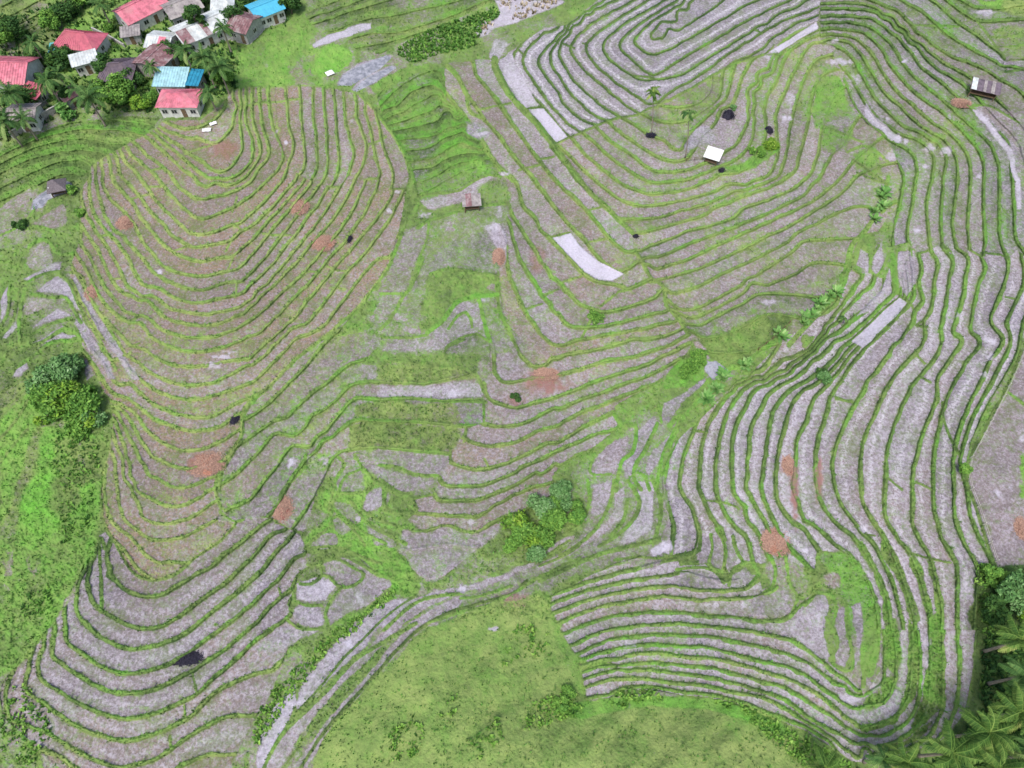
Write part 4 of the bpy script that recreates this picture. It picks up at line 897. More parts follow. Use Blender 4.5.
# ------------------------------------------------------------------ things
def simple(name, col, rough=.8, var=.25, scale=3.0, spec=.2, metal=0, streak=None):
    m, nt, b = newmat(name, rough, spec); b.inputs['Metallic'].default_value = metal
    n = noise(nt, scale, 4, .65); c = mixc(nt, mrange(nt, n, .3, .7), tuple(v*(1-var) for v in col), tuple(min(1, v*(1+var)) for v in col))
    if streak: c = mixc(nt, mrange(nt, noise(nt, scale*.35, 3, .7), .45, .66, 0, .85), c, streak)
    nt.links.new(c, b.inputs['Base Color']); return m
M = dict(wall=simple('plaster_white', (.62, .62, .60), .85, .15, 2), wallg=simple('plaster_grey', (.36, .36, .36), .9, .25, 2),
 block=simple('hollow_block', (.33, .32, .30), .95, .3, 4), wood=simple('weathered_wood', (.16, .11, .07), .85, .3, 5), glass=simple('window_glass', (.03, .035, .04), .15, .1, 1, .5),
 frame=simple('frame_paint', (.5, .5, .48), .6, .1), pole=simple('pale_pole', (.5, .48, .43), .7, .2),
 pink=simple('roof_pink', (.62, .19, .25), .6, .3, .9, .3, 0, (.62, .27, .30)), red=simple('roof_red', (.52, .13, .18), .55, .2, 1.2, .3, 0, (.55, .17, .20)),
 maroon=simple('roof_rust', (.24, .13, .14), .7, .3, 1.3, .2, 0, (.42, .36, .36)), purple=simple('roof_dark', (.15, .12, .15), .75, .3, 1.5, .2, 0, (.19, .15, .16)),
 white=simple('roof_zinc_white', (.62, .66, .66), .5, .25, .8, .4, 0, (.50, .50, .50)), cyan=simple('roof_pale_blue', (.36, .60, .66), .5, .22, 1, .4),
 blue=simple('tarp_blue', (.03, .26, .42), .5, .25, 1.5, .4), sky=simple('roof_sky_blue', (.09, .46, .66), .5, .1, 1, .4), turq=simple('tarp_turquoise', (.14, .46, .45), .5, .2, 2),
 grey=simple('roof_old_grey', (.30, .27, .27), .75, .3, 1.4, .2, 0, (.45, .42, .40)), thatch=simple('thatch_grey', (.17, .145, .16), .95, .35, 6), tarpw=simple('tarp_white', (.80, .80, .80), .5, .06, 2),
 straw=simple('rice_straw_rust', (.36, .17, .115), .95, .35, 5), strawd=simple('rice_straw_brown', (.27, .12, .095), .95, .4, 5), straw_pale=simple('rice_straw_pale', (.40, .25, .19), .95, .35, 5), net=simple('black_net', (.03, .028, .045), .8, .4, 6),
 concrete=simple('concrete', (.42, .41, .39), .9, .25, 2), trunk=simple('palm_trunk', (.27, .23, .19), .95, .25, 4), bark=simple('bark', (.14, .11, .08), .95, .3, 5))
def leafmat(name, ramp, rough=.55):
    m, nt, b = newmat(name, max(rough, .7), .15); r = nt.nodes.new('ShaderNodeValToRGB'); nt.links.new(attr(nt, 'tint'), r.inputs[0]); e = r.color_ramp.elements
    e[0].position = 0; e[0].color = (*ramp[0], 1); e[1].position = 1; e[1].color = (*ramp[-1], 1)
    for k, c in enumerate(ramp[1:-1]): q = e.new((k+1)/(len(ramp)-1)); q.color = (*c, 1)
    nt.links.new(r.outputs[0], b.inputs['Base Color'])
    b.inputs['Subsurface Weight'].default_value = 0; return m
L = dict(palm=leafmat('palm_leaf', [(.012, .045, .015), (.04, .11, .028), (.11, .21, .055), (.28, .38, .13)]),
 palmy=leafmat('palm_leaf_yellowing', [(.015, .05, .012), (.05, .125, .022), (.15, .25, .05), (.40, .46, .14)]),
 dark=leafmat('leaf_dark', [(.015, .05, .016), (.035, .095, .025), (.07, .16, .035), (.14, .25, .05)]),
 mid=leafmat('leaf_mid', [(.035, .10, .02), (.09, .22, .04), (.18, .36, .06), (.32, .52, .11)]),
 teal=leafmat('leaf_silver_green', [(.03, .10, .03), (.09, .21, .06), (.18, .34, .12), (.34, .50, .25)]),
 lime=leafmat('leaf_lime', [(.03, .09, .015), (.10, .23, .03), (.22, .38, .04), (.44, .55, .12)]),
 broad=leafmat('leaf_broad_pale', [(.04, .13, .03), (.09, .24, .05), (.19, .37, .10), (.36, .52, .20)]),
 grass=leafmat('grass_blade', [(.045, .095, .03), (.09, .165, .045), (.125, .235, .055), (.13, .33, .06), (.26, .42, .13)], .8),
 dry=leafmat('dry_stalk', [(.10, .085, .04), (.30, .25, .15), (.50, .42, .30), (.66, .60, .50)], .9))
def mesh_np(name, co, quads=None, tris=None, mat=None, tint=None, smooth=False):
    me = bpy.data.meshes.new(name); co = np.asarray(co, np.float32); me.vertices.add(len(co)); me.vertices.foreach_set('co', co.ravel())
    q = np.zeros((0, 4), int) if quads is None else np.asarray(quads, int); t = np.zeros((0, 3), int) if tris is None else np.asarray(tris, int)
    me.loops.add(q.size+t.size); me.loops.foreach_set('vertex_index', np.r_[q.ravel(), t.ravel()].astype(np.int32)); me.polygons.add(len(q)+len(t))
    me.polygons.foreach_set('loop_start', np.r_[np.arange(len(q))*4, q.size+np.arange(len(t))*3].astype(np.int32)); me.update(calc_edges=True)
    if smooth: me.polygons.foreach_set('use_smooth', np.ones(len(me.polygons), bool))
    if tint is not None: at = me.attributes.new('tint', 'FLOAT', 'POINT'); at.data.foreach_set('value', np.asarray(tint, np.float32))
    if mat: me.materials.append(mat)
    return me
class MB:
    def __init__(s): s.v = []; s.f = []
    def box(s, c, d, rz=0.0, m=None):
        c = Vector(c); R = Matrix.Rotation(rz, 3, 'Z'); n = len(s.v)
        for x, y, z in ((-1,-1,-1),(1,-1,-1),(1,1,-1),(-1,1,-1),(-1,-1,1),(1,-1,1),(1,1,1),(-1,1,1)):
            p = R@Vector((x*d[0]/2, y*d[1]/2, z*d[2]/2)); s.v.append(tuple(c+p))
        s.f += [[n+a for a in q] for q in ((0,3,2,1),(4,5,6,7),(0,1,5,4),(1,2,6,5),(2,3,7,6),(3,0,4,7))]; return s
    def prism(s, pts_, th):
        n = len(s.v); k = len(pts_); s.v += [tuple(p) for p in pts_]+[tuple(Vector(p)-Vector((0, 0, th))) for p in pts_]
        s.f.append([n+i for i in range(k)]); s.f.append([n+k+i for i in reversed(range(k))])
        for i in range(k): j = (i+1) % k; s.f.append([n+i, n+k+i, n+k+j, n+j])
        return s
    def tube(s, P, R, k=6, cap=True):
        n = len(s.v); P = [Vector(p) for p in P]
        for i, p in enumerate(P):
            t = (P[min(i+1, len(P)-1)]-P[max(i-1, 0)]).normalized(); a = t.orthogonal().normalized() if abs(t.z) < .95 else Vector((1, 0, 0)); b = t.cross(a).normalized(); a = b.cross(t)
            for j in range(k): an = 2*math.pi*j/k; s.v.append(tuple(p+(a*math.cos(an)+b*math.sin(an))*R[i]))
        for i in range(len(P)-1):
            for j in range(k): j2 = (j+1) % k; s.f.append([n+i*k+j, n+i*k+j2, n+(i+1)*k+j2, n+(i+1)*k+j])
        if cap: s.f.append([n+j for j in reversed(range(k))]); s.f.append([n+(len(P)-1)*k+j for j in range(k)])
        return s
    def build(s, name, mat, parent=None, smooth=False):
        me = bpy.data.meshes.new(name); me.from_pydata(s.v, [], s.f); me.materials.append(mat); me.update()
        if smooth: me.polygons.foreach_set('use_smooth', [True]*len(me.polygons))
        o = bpy.data.objects.new(name, me); C.objects.link(o); o.parent = parent; return o
def thing(name, label, cat, loc, rz=0, group=None):
    o = bpy.data.objects.new(name, None); C.objects.link(o); o.location = loc; o.rotation_euler = (0, 0, rz); o['label'] = label; o['category'] = cat
    o.empty_display_size = .3
    if group: o['group'] = group
    return o
def tag(o, label, cat, group=None):
    o['label'] = label; o['category'] = cat
    if group: o['group'] = group
    return o
def part(name, me, parent):
    o = bpy.data.objects.new(name, me); C.objects.link(o); o.parent = parent; return o
def at_h(px, py, z):
    x, y, _ = ground(px, py, z); return Vector((float(x), float(y), z))
# ---- houses: p0, p1 = survey pixels of the two ends of the roof's long axis (at eaves height)
def window(x, y, z, w, h, face, parent, rot):
    # face: unit outward normal in house space; frame stands proud, pane sits in it
    nx, ny = face; a = math.atan2(ny, nx)-math.pi/2
    f = MB()
    for dx, dz, sx, sz in ((0, h/2, w+.16, .08), (0, -h/2, w+.16, .08), (w/2+.04, 0, .08, h), (-w/2-.04, 0, .08, h), (0, 0, .06, h)):
        f.box((x+math.cos(a)*dx+nx*.04, y+math.sin(a)*dx+ny*.04, z+dz), (sx, .09, sz), a)
    fr = f.build('window', M['frame'], parent)
    MB().box((x+nx*.015, y+ny*.015, z), (w, .03, h), a).build('pane', M['glass'], fr)
def house(label, p0, p1, depth, roof, wall='wall', hw=2.7, kind='gable', rise=1.2, over=.45, name='house', cat='house', group='houses of the hillside village', wins=3, base=None, patch=None, door=True):
    b = spot((p0[0]+p1[0])/2, (p0[1]+p1[1])/2+10) if base is None else spot(*base); zb = b.z
    A = at_h(*p0, zb+hw+rise*.5); B = at_h(*p1, zb+hw+rise*.5); c = (A+B)/2; L_ = (B-A).length; rz = math.atan2((B-A).y, (B-A).x)
    t = thing(name, label, cat, (c.x, c.y, zb-.3), rz, group); w, d = L_-2*over, depth-2*over; H = hw+.3
    wl = MB(); wl.box((0, 0, H/2), (w, d, H))
    if kind == 'gable':
        for sx in (-1, 1):
            x0 = sx*(w/2-.08); x1 = sx*w/2; n = len(wl.v); k = d/2-.02
            wl.v += [(x0, -k, H), (x0, k, H), (x0, 0, H+rise-.12), (x1, -k, H), (x1, k, H), (x1, 0, H+rise-.12)]
            wl.f += [[n, n+2, n+1], [n+3, n+4, n+5], [n, n+3, n+5, n+2], [n+1, n+2, n+5, n+4], [n, n+1, n+4, n+3]]
    wl.build('wall', M[wall], t)
    MB().box((0, 0, .12), (w+.25, d+.25, .3)).build('plinth', M['concrete'], t)
    r = MB(); hx, hy = L_/2, depth/2; e = H-.05
    if kind == 'gable': faces = [[(-hx, -hy, e), (hx, -hy, e), (hx, 0, e+rise), (-hx, 0, e+rise)], [(hx, hy, e), (-hx, hy, e), (-hx, 0, e+rise), (hx, 0, e+rise)]]
    elif kind == 'hip':
        k = min(hy*.9, hx*.7); faces = [[(-hx, -hy, e), (hx, -hy, e), (hx-k, 0, e+rise), (-hx+k, 0, e+rise)], [(hx, hy, e), (-hx, hy, e), (-hx+k, 0, e+rise), (hx-k, 0, e+rise)],
             [(hx, -hy, e), (hx, hy, e), (hx-k, 0, e+rise)], [(-hx, hy, e), (-hx, -hy, e), (-hx+k, 0, e+rise)]]
    else: faces = [[(-hx, -hy, e), (hx, -hy, e), (hx, hy, e+rise), (-hx, hy, e+rise)]]
    for f in faces: r.prism([Vector(p)+Vector((0, 0, .1)) for p in f], .07)
    for f in faces:                                               # standing seams of the sheet metal
        if len(f) < 4: continue
        a, b2, c2, d2 = [Vector(p)+Vector((0, 0, .13)) for p in f]; n = max(4, int((b2-a).length/.55))
        for i in range(n+1):
            u = i/n; p = a.lerp(b2, u); q = d2.lerp(c2, u)
            if kind == 'hip':
                q = d2.lerp(c2, u) if True else q
            dv = (q-p); s_ = (b2-a).normalized()*.035; m = len(r.v); up = Vector((0, 0, .05))
            r.v += [tuple(p-s_), tuple(p+s_), tuple(q+s_), tuple(q-s_), tuple(p-s_+up), tuple(p+s_+up), tuple(q+s_+up), tuple(q-s_+up)]
            r.f += [[m+v for v in g] for g in ((4,5,6,7),(0,1,5,4),(1,2,6,5),(2,3,7,6),(3,0,4,7))]
    ro = r.build('roof', M[roof], t)
    if kind != 'shed': MB().box((0, 0, e+rise+.16), ((L_ if kind == 'gable' else max(.5, L_-2*k)), .3, .08)).build('ridge_cap', M[roof], ro)
    if patch:                                                     # replaced sheets of another colour, lying on the front slope
        for u0, u1, mt in patch:
            a, b2, c2, d2 = [Vector(p)+Vector((0, 0, .20)) for p in faces[0]]
            MB().prism([a.lerp(b2, u0), a.lerp(b2, u1), d2.lerp(c2, u1), d2.lerp(c2, u0)], .03).build('roof_sheet', M[mt], ro)
    for i in range(wins):
        x = (i+.5)/wins*w-w/2
        if door and i == wins//2:
            dd = MB().box((x, -d/2-.03, .3+1.0), (.9, .06, 2.0)).build('door', M['wood'], t); MB().box((x+.32, -d/2-.09, 1.35), (.06, .08, .14)).build('handle', M['frame'], dd)
        else: window(x, -d/2, H*.58, 1.0, .95, (0, -1), t, rz)
        window(x, d/2, H*.58, 1.0, .95, (0, 1), t, rz)
    for sx in (-1, 1): window(sx*w/2, 0, H*.58, 1.0, .95, (sx, 0), t, rz)
    return t
def q0(x, y): return (x/4, y/4)
house('red hipped roof house beside a white zinc lean-to', q0(222, 135), q0(398, 155), 6.6, 'red', kind='hip', rise=1.9)
house('white zinc lean-to with open windows below the red hipped roof', q0(280, 246), q0(388, 218), 3.8, 'white', kind='shed', rise=.5, hw=2.6, name='lean_to', cat='shed', wins=3)
house('long house with pink gabled roof at the top edge', q0(470, 62), q0(640, -22), 7.5, 'pink', kind='gable', rise=1.5, wins=4)
house('small rusty maroon roofed shack with pale sheet stripes', q0(572, 262), q0(655, 185), 7.0, 'maroon', 'block', kind='gable', rise=1.0, wins=2)
house('white zinc roofed house with one pink sheet', q0(592, 148), q0(692, 158), 6.0, 'white', kind='gable', rise=.9, wins=2, patch=[(.5, .78, 'pink')])
house('long white zinc roofed building with two maroon roof sheets', q0(700, 140), q0(900, 55), 8.0, 'white', kind='gable', rise=1.1, wins=5, patch=[(.02, .22, 'maroon'), (.46, .56, 'maroon')])
house('flat pale blue roofed house above the small pink house', q0(618, 306), q0(750, 308), 5.2, 'cyan', kind='shed', rise=.8, wins=4)
house('annex under a deep blue tarp beside the pale blue roof', q0(754, 308), q0(806, 312), 4.6, 'blue', 'block', kind='shed', rise=.5, name='annex', cat='shed', wins=1, hw=2.5)
house('small white house with pink hipped roof nearest the terraces', q0(628, 384), q0(797, 384), 5.6, 'pink', kind='hip', rise=1.1, wins=4)
house('dark purple roofed house behind a round dark tree', q0(392, 270), q0(535, 262), 7.5, 'purple', 'block', kind='hip', rise=1.5, wins=2)
house('pink gabled roof house cut by the left edge', q0(-60, 262), q0(122, 268), 9.0, 'pink', kind='gable', rise=1.9, wins=3)
house('low red roof between the palms at left', q0(92, 352), q0(168, 372), 4.0, 'red', 'block', kind='shed', rise=.5, wins=1, name='shed', cat='shed', hw=2.3)
house('white walled house under palms beside the block wall', q0(30, 445), q0(150, 440), 5.5, 'grey', kind='gable', rise=1.0, wins=3)
house('small dark rusty shed right of the palms and left of the purple roof', q0(232, 388), q0(300, 350), 4.2, 'maroon', 'wallg', kind='gable', rise=.7, wins=1, name='shed', cat='shed', hw=2.2)
house('rust striped gabled roof house near the upper right village corner', q0(930, 70), q0(1015, 92), 7.0, 'maroon', 'wallg', kind='gable', rise=1.2, wins=2)
house('bright sky blue roofed house with white front wall', q0(1000, 45), q0(1115, 0), 6.5, 'sky', kind='gable', rise=.8, wins=4)
house('old grey zinc roof house right of the long pink roof', q0(655, 40), q0(790, -10), 7.0, 'grey', 'wallg', kind='gable', rise=1.1, wins=3)
house('white roofed house on the top edge beside dark trees', q0(838, 10), q0(935, 0), 6.0, 'white', kind='hip', rise=1.0, wins=2)
house('grey open shed roof in the yard below the long pink roof', q0(480, 130), q0(560, 118), 3.5, 'grey', 'wallg', kind='shed', rise=.4, name='shed', cat='shed', wins=1, hw=2.1)
def flatcloth(label, ctr, w, d, mat, rz, name='tarpaulin', cat='tarp', up=.15):
    p = spot(*ctr, up); n = 9; r = np.random.default_rng(int(ctr[0]*7)); xs, ys = np.meshgrid(np.linspace(-w/2, w/2, n), np.linspace(-d/2, d/2, n))
    z = r.random((n, n))*.12+.1; co = np.c_[xs.ravel(), ys.ravel(), z.ravel()]; co = np.vstack([co, co-[0, 0, .05]]); q = []
    for j in range(n-1):
        for i in range(n-1): a = j*n+i; q.append([a, a+1, a+n+1, a+n]); q.append([a+n*n, a+n+n*n, a+n+1+n*n, a+1+n*n])
    o = bpy.data.objects.new(name, mesh_np(name, co, q, None, M[mat], None, True)); C.objects.link(o); o.location = p; o.rotation_euler = (0, 0, rz); return tag(o, label, cat)
flatcloth('turquoise tarp spread beside the red roofed house', q0(243, 216), 3.2, 3.6, 'turq', .2, up=1.6)
flatcloth('larger white sheet on the top terrace, nearer the camera', (207, 131), 1.7, 1.0, 'tarpw', .1)
flatcloth('smaller white sheet on the top terrace, the farther of the two', (213.5, 124.5), 1.4, .9, 'tarpw', .5)
flatcloth('pale litter sheet on the bright grass left of the grey ponds', (330, 74), 1.7, 1.5, 'tarpw', .6)
# block wall along the village's lower edge
def wall_line(name, label, pl, h, th, mat, cat='wall'):
    o = thing(name, label, cat, spot(*pl[0])); b = o.location
    P = [spot(*p) for p in pl]
    for a, c in zip(P[:-1], P[1:]):
        n = max(1, int((c-a).length/3)); 
        mb = MB()
        mid = (a+c)/2-b; rz = math.atan2((c-a).y, (c-a).x); mb.box((mid.x, mid.y, mid.z+h/2-.3), ((c-a).length, th, h+.6), rz); mb.build('wall_panel', M[mat], o)
        MB().box((mid.x, mid.y, mid.z+h+.04), ((c-a).length, th+.12, .1), rz).build('coping', M['concrete'], o)
    for p in P: MB().box((p.x-b.x, p.y-b.y, p.z-b.z+h/2-.2), (.3, .3, h+.7)).build('pillar', M['concrete'], o)
wall_line('block_wall', 'weathered concrete block wall below the palms at the village edge', [q0(55, 552), q0(120, 515), q0(180, 480), q0(248, 440)], 1.5, .2, 'block')
wall_line('block_wall', 'grey yard wall running beside the village lane', [q0(375, 125), q0(440, 155), q0(500, 190)], .8, .2, 'block')
# ---- field huts
def hut(name, label, px, py, w, d, h, roof, rz=0, peaked=False, walls=False, floor=.7, panels=False, tilt=.35):
    p = spot(px, py); t = thing(name, label, 'hut', p, rz, None)
    for sx in (-1, 1):
        for sy in (-1, 1): MB().tube([(sx*(w/2-.2), sy*(d/2-.2), -.4), (sx*(w/2-.22), sy*(d/2-.2), h+(tilt if sy > 0 else 0))], [.08, .07]).build('post', M['wood'], t)
    f = MB().box((0, 0, floor), (w-.3, d-.3, .08))
    for i in range(6): f.box((0, -d/2+.3+i*(d-.6)/5, floor+.06), (w-.3, .12, .03))
    f.build('floor', M['wood'], t)
    if walls:
        m = MB()
        for sx in (-1, 1): m.box((sx*(w/2-.15), 0, (h+floor)/2), (.05, d-.4, h-floor))
        m.box((0, d/2-.15, (h+floor)/2), (w-.4, .05, h-floor)); m.build('wall', M['wood'], t)
    r = MB()
    if peaked:
        hx, hy = w/2+.35, d/2+.35
        for a, b in (((-hx, -hy), (hx, -hy)), ((hx, -hy), (hx, hy)), ((hx, hy), (-hx, hy)), ((-hx, hy), (-hx, -hy))): r.prism([Vector((*a, h)), Vector((*b, h)), Vector((0, 0, h+1.6))], .12)
    else: r.prism([(-w/2-.3, -d/2-.3, h), (w/2+.3, -d/2-.3, h), (w/2+.3, d/2+.3, h+tilt+.15), (-w/2-.3, d/2+.3, h+tilt+.15)], .06)
    ro = r.build('roof', M[roof], t)
    if panels:
        for k, (u0, u1, mt) in enumerate(panels):
            z0, z1 = h+.07, h+tilt+.22; r = MB().prism([((u0-.5)*(w+.6), -d/2-.3, z0), ((u1-.5)*(w+.6), -d/2-.3, z0), ((u1-.5)*(w+.6), d/2+.3, z1), ((u0-.5)*(w+.6), d/2+.3, z1)], .03).build('roof_sheet', M[mt], ro)
    MB().tube([(-w/2+.1, -d/2-.1, 0), (-w/2+.1, -d/2+.2, floor)], [.04, .04], 5).build('ladder', M['wood'], t); return t
hut('field_hut', 'field hut under a bright white tarp roof beside a tall palm', 711, 162, 2.6, 2.2, 1.9, 'tarpw', -.45)
hut('field_hut', 'small field hut with patched grey and rust roof on the grassy bank', 472, 208, 3.0, 2.2, 1.9, 'grey', .1, walls=True, panels=[(.2, .5, 'maroon')])
hut('field_hut', 'long dark roofed hut with white roof sheets beside the red soil', 980.5, 95, 5.2, 2.7, 1.9, 'purple', -.38, walls=True, panels=[(.02, .2, 'white'), (.42, .52, 'grey'), (.68, .8, 'grey')])
hut('field_hut', 'hut with grey peaked thatch roof beside the dark pond', 61, 192, 2.8, 2.6, 1.6, 'thatch', .3, peaked=True, walls=True)
t = thing('gate_rail', 'low wooden rail platform left of the white roofed hut', 'platform', spot(694, 161), .15)
for x in (-1.6, 0, 1.6): MB().tube([(x, 0, -.3), (x, 0, .9)], [.06, .05]).build('post', M['wood'], t)
for z in (.45, .85): MB().tube([(-1.8, 0, z), (1.8, 0, z)], [.04, .04]).build('rail', M['wood'], t)
def mound(label, px, py, rx, ry, h, mat='straw', name='straw_heap', cat='straw heap', group=None, n=1200, seed=0):
    p = spot(px, py, -.03); r = np.random.default_rng(int(px*3+py)); t = thing(name, label, cat, p, 0, group)
    K = 26; R_ = 10; a = np.linspace(0, 2*np.pi, K, endpoint=False); wob = 1+.22*np.sin(a*2+r.random()*6)+.14*np.sin(a*5+r.random()*6)+.08*r.standard_normal(K)
    co = [[0, 0, h]]; q = []; tr = []
    for i in range(1, R_+1):
        u = i/R_; zz = h*(1-u**2)*(.8+.45*r.random(K)) if i < R_ else -.25+0*a
        for j in range(K): co.append([rx*u*wob[j]*math.cos(a[j]), ry*u*wob[j]*math.sin(a[j]), zz[j]])
    for j in range(K): tr.append([0, 1+j, 1+(j+1) % K])
    for i in range(R_-1):
        for j in range(K): j2 = (j+1) % K; q.append([1+i*K+j, 1+(i+1)*K+j, 1+(i+1)*K+j2, 1+i*K+j2])
    part('heap', mesh_np('heap', co, q, tr, M[mat], None, True), t)
    an = r.random(n)*6.283; rad = np.sqrt(r.random(n))*1.05+np.abs(r.normal(0, .22, n)); x = rad*rx*np.cos(an); y = rad*ry*np.sin(an); z = np.maximum(h*(1-rad**2), 0)+.03
    th = r.random(n)*6.283; ln = .12+.25*r.random(n); dx = np.cos(th)*ln; dy = np.sin(th)*ln; dz = r.normal(0, .06, n); w_ = .025
    co = np.stack([np.c_[x-dy*.0-dx, y-dy, z-dz], np.c_[x+dx-dy*w_/ln*2, y+dy+dx*w_/ln*2, z+dz], np.c_[x+dx+dy*w_/ln*2, y+dy-dx*w_/ln*2, z+dz+.03]], 1).reshape(-1, 3)
    part('loose_straw', mesh_np('loose_straw', co, None, np.arange(3*n).reshape(-1, 3), M['straw_pale' if mat.startswith('straw') else mat]), t); return t
for lb, x, y, rx, ry, h in (('brick red straw heap between the left terraces, nearest the dark pond', 127, 223, 1.5, 1.4, .9), ('rust straw heap beside the narrow left edge terraces', 94, 292, 1.1, 1.3, .7),
 ('pale pink straw heap, upper of the two on the big left spur', 298, 207, 1.5, 1.5, .5), ('orange straw heap, lower of the two on the big left spur', 323, 243, 1.6, 1.4, .7),
 ('wide double pink straw heap on the low left terraces by the gully', 206, 464, 2.1, 1.5, .7), ('dark rust straw heap with yellow edge below the pale ash spot', 281, 510, 1.2, 1.6, .9),
 ('orange straw heap at the bend of the dirt path', 499, 257, .8, 1.5, .7), ('tan straw heap on a central terrace above the small dark bush', 546, 374, 1.6, .8, .8),
 ('large ring shaped rust straw heap on the lower right terraces', 776, 542, 1.5, 1.5, 1.0), ('round maroon straw heap standing above a long burnt strip', 789, 466, .9, 1.2, .8),
 ('bright red heap below the long dark roofed hut', 962, 103, 1.5, 1.1, .8), ('maroon straw heap at the right edge of the big fallow field', 1022, 528, .9, 1.4, .8)):
    mound(lb, x, y, rx, ry, h*.45, 'strawd' if 'maroon' in lb or 'dark' in lb else 'straw', n=2600)
mound('larger black net heap right of the hut palms', 728, 116, 1.2, 1.1, 1.3, 'net', 'net_heap', 'net heap', n=500)
mound('black heap above the lime green bush', 768, 131, .9, .8, 1.0, 'net', 'net_heap', 'net heap', n=400)
mound('small black heap beside the white roofed hut', 722, 171, .5, .5, .6, 'net', 'net_heap', 'net heap', n=200)
mound('scattered black char on a lower left terrace edge', 184, 659, 1.9, .8, .25, 'net', 'char_heap', 'char heap', n=1600)
mound('small dark heap in a furrow of the big left spur', 349, 239, .5, .8, .5, 'net', 'char_heap', 'char heap', n=200)
mound('small dark heap against the left gully bank', 234, 420, .7, .8, .5, 'net', 'char_heap', 'char heap', n=200)
mound('small black heap below the yellow green terrace corner', 635, 236, .5, .5, .5, 'net', 'char_heap', 'char heap', n=200)
mound('dark litter pile under the leaning palm pair', 651, 135, .8, .5, .4, 'net', 'char_heap', 'char heap', n=300)
# white marker pole and fences
p = spot(52, 197); tag(MB().tube([(0, 0, -.3), (.5, .15, 2.3)], [.13, .10], 8).build('marker_pole', M['tarpw']), 'short white pole standing in the dark pond', 'pole').location = p
def fence(label, pl, gap, h, mat='pole'):
    P = [spot(*p) for p in pl]; t = thing('wire_fence', label, 'fence', P[0]); b = P[0]
    d = 0; posts = []
    q = crom(np.array(pl, float), 1.0); last = None
    for x, y in q:
        s_ = spot(x, y)
        if last is None or (s_-last).length > gap: posts.append(s_); last = s_
    for s_ in posts: MB().tube([s_-b-Vector((0, 0, .3)), s_-b+Vector((0, 0, h))], [.09, .08], 6).build('post', M[mat], t)
    for z in (.5, h-.15): MB().tube([s_-b+Vector((0, 0, z)) for s_ in posts], [.022]*len(posts), 4).build('wire', M[mat], t)
fence('pale post and wire fence along the big fallow field', [tuple(v) for v in pts("R6 1020,60 945,230 900,320 850,420 790,530 735,640 740,740 R8 780,130 820,250 860,380 885,440")], 2.6, 1.0)
fence('low stick fence along the gully edge of the dark green field', [tuple(v) for v in pts("R3 400,768 450,730 500,690 560,630")], 1.6, .8, 'wood')
# ------------------------------------------------------------------ plants
def clouds(blobs, n, size, seed, up=.3, flat=.5, lo=.0, hi=1.0):
    r = np.random.default_rng(seed); vol = np.array([b[3]*b[4]*b[5] for b in blobs])**.67; pk = r.choice(len(blobs), n, p=vol/vol.sum()); B = np.array(blobs)[pk]
    v = r.standard_normal((n, 3)); v /= np.linalg.norm(v, axis=1)[:, None]; rad = (.55+.45*r.random(n)**.6)*(1+.16*np.sin(v[:, 0]*7+pk)+.12*np.sin(v[:, 1]*9+v[:, 2]*5))
    c = B[:, :3]+v*B[:, 3:6]*rad[:, None]; c = c[c[:, 2] > -.2]; k = len(c); v = v[:k]
    a = r.standard_normal((k, 3)); a[:, 2] *= flat; a /= np.linalg.norm(a, axis=1)[:, None]; nrm = v*.7+r.standard_normal((k, 3))*.5; nrm[:, 2] += up
    b = np.cross(nrm, a); b /= np.linalg.norm(b, axis=1)[:, None]+1e-6; s = size*(.6+.8*r.random(k))[:, None]; a = a*s; b = b*s*.5
    co = np.stack([c-a, c-b+a*.1, c+a, c+b+a*.1], 1).reshape(-1, 3); bt = r.random(len(blobs))
    ti = np.clip(lo+(hi-lo)*(.15+.42*r.random(k)+.43*bt[pk[:k]]*r.random(k)+.1*r.random(k)), 0, 1); return co, np.arange(4*k).reshape(-1, 4), np.repeat(ti, 4)
VEG = {}
def cloudmesh(key, mat, blobs, n, size, seed, **k):
    if key not in VEG: co, q, ti = clouds(blobs, n, size, seed, **k); VEG[key] = mesh_np('crown', co, q, None, L[mat], ti)
    return VEG[key]
def rblobs(seed, n, R, H, br):
    r = np.random.default_rng(seed); out = []
    for i in range(n): a = r.random()*6.283; d = R*math.sqrt(r.random()); out.append((math.cos(a)*d, math.sin(a)*d, H*(.45+.55*r.random())*(1-.35*(d/R)**2), br*(.7+.6*r.random()), br*(.7+.6*r.random()), br*(.6+.4*r.random())))
    return out
def tree(name, label, cat, px, py, R, H, mat, seed=0, n=2200, size=.28, group=None, trunk=True, key=None, lo=0.0, hi=1.0):
    s = spot(px, py, -.1); t = thing(name, label, cat, s, random.random()*6, group)
    me = cloudmesh(key or (mat, R, H, seed), mat, rblobs(seed+5, max(4, int(R*4)), R*.72, H, R*.42), n, size, seed, lo=lo, hi=hi); part('crown', me, t)
    mb = MB(); r = random.Random(seed)
    mb.tube([(0, 0, -.3), (.05*H, 0, H*.4), (.0, .06*H, H*.8)], [max(.07, H*.035), H*.026, .03], 7)
    for i in range(5): a = i*1.26+r.random(); mb.tube([(.04*H, 0, H*(.3+.08*i)), (math.cos(a)*R*.3, math.sin(a)*R*.3, H*(.5+.07*i)), (math.cos(a)*R*.62, math.sin(a)*R*.62, H*(.62+.06*i))], [H*.018, H*.012, .015], 5, False)
    mb.build('trunk', M['bark'], t); return t
def bush(name, label, px, py, R, H, mat, seed=0, n=1200, size=.24, group=None, key=None, cat='bush', lo=0.0, hi=1.0):
    return tree(name, label, cat, px, py, R, H, mat, seed, n, size, group, True, key, lo, hi)
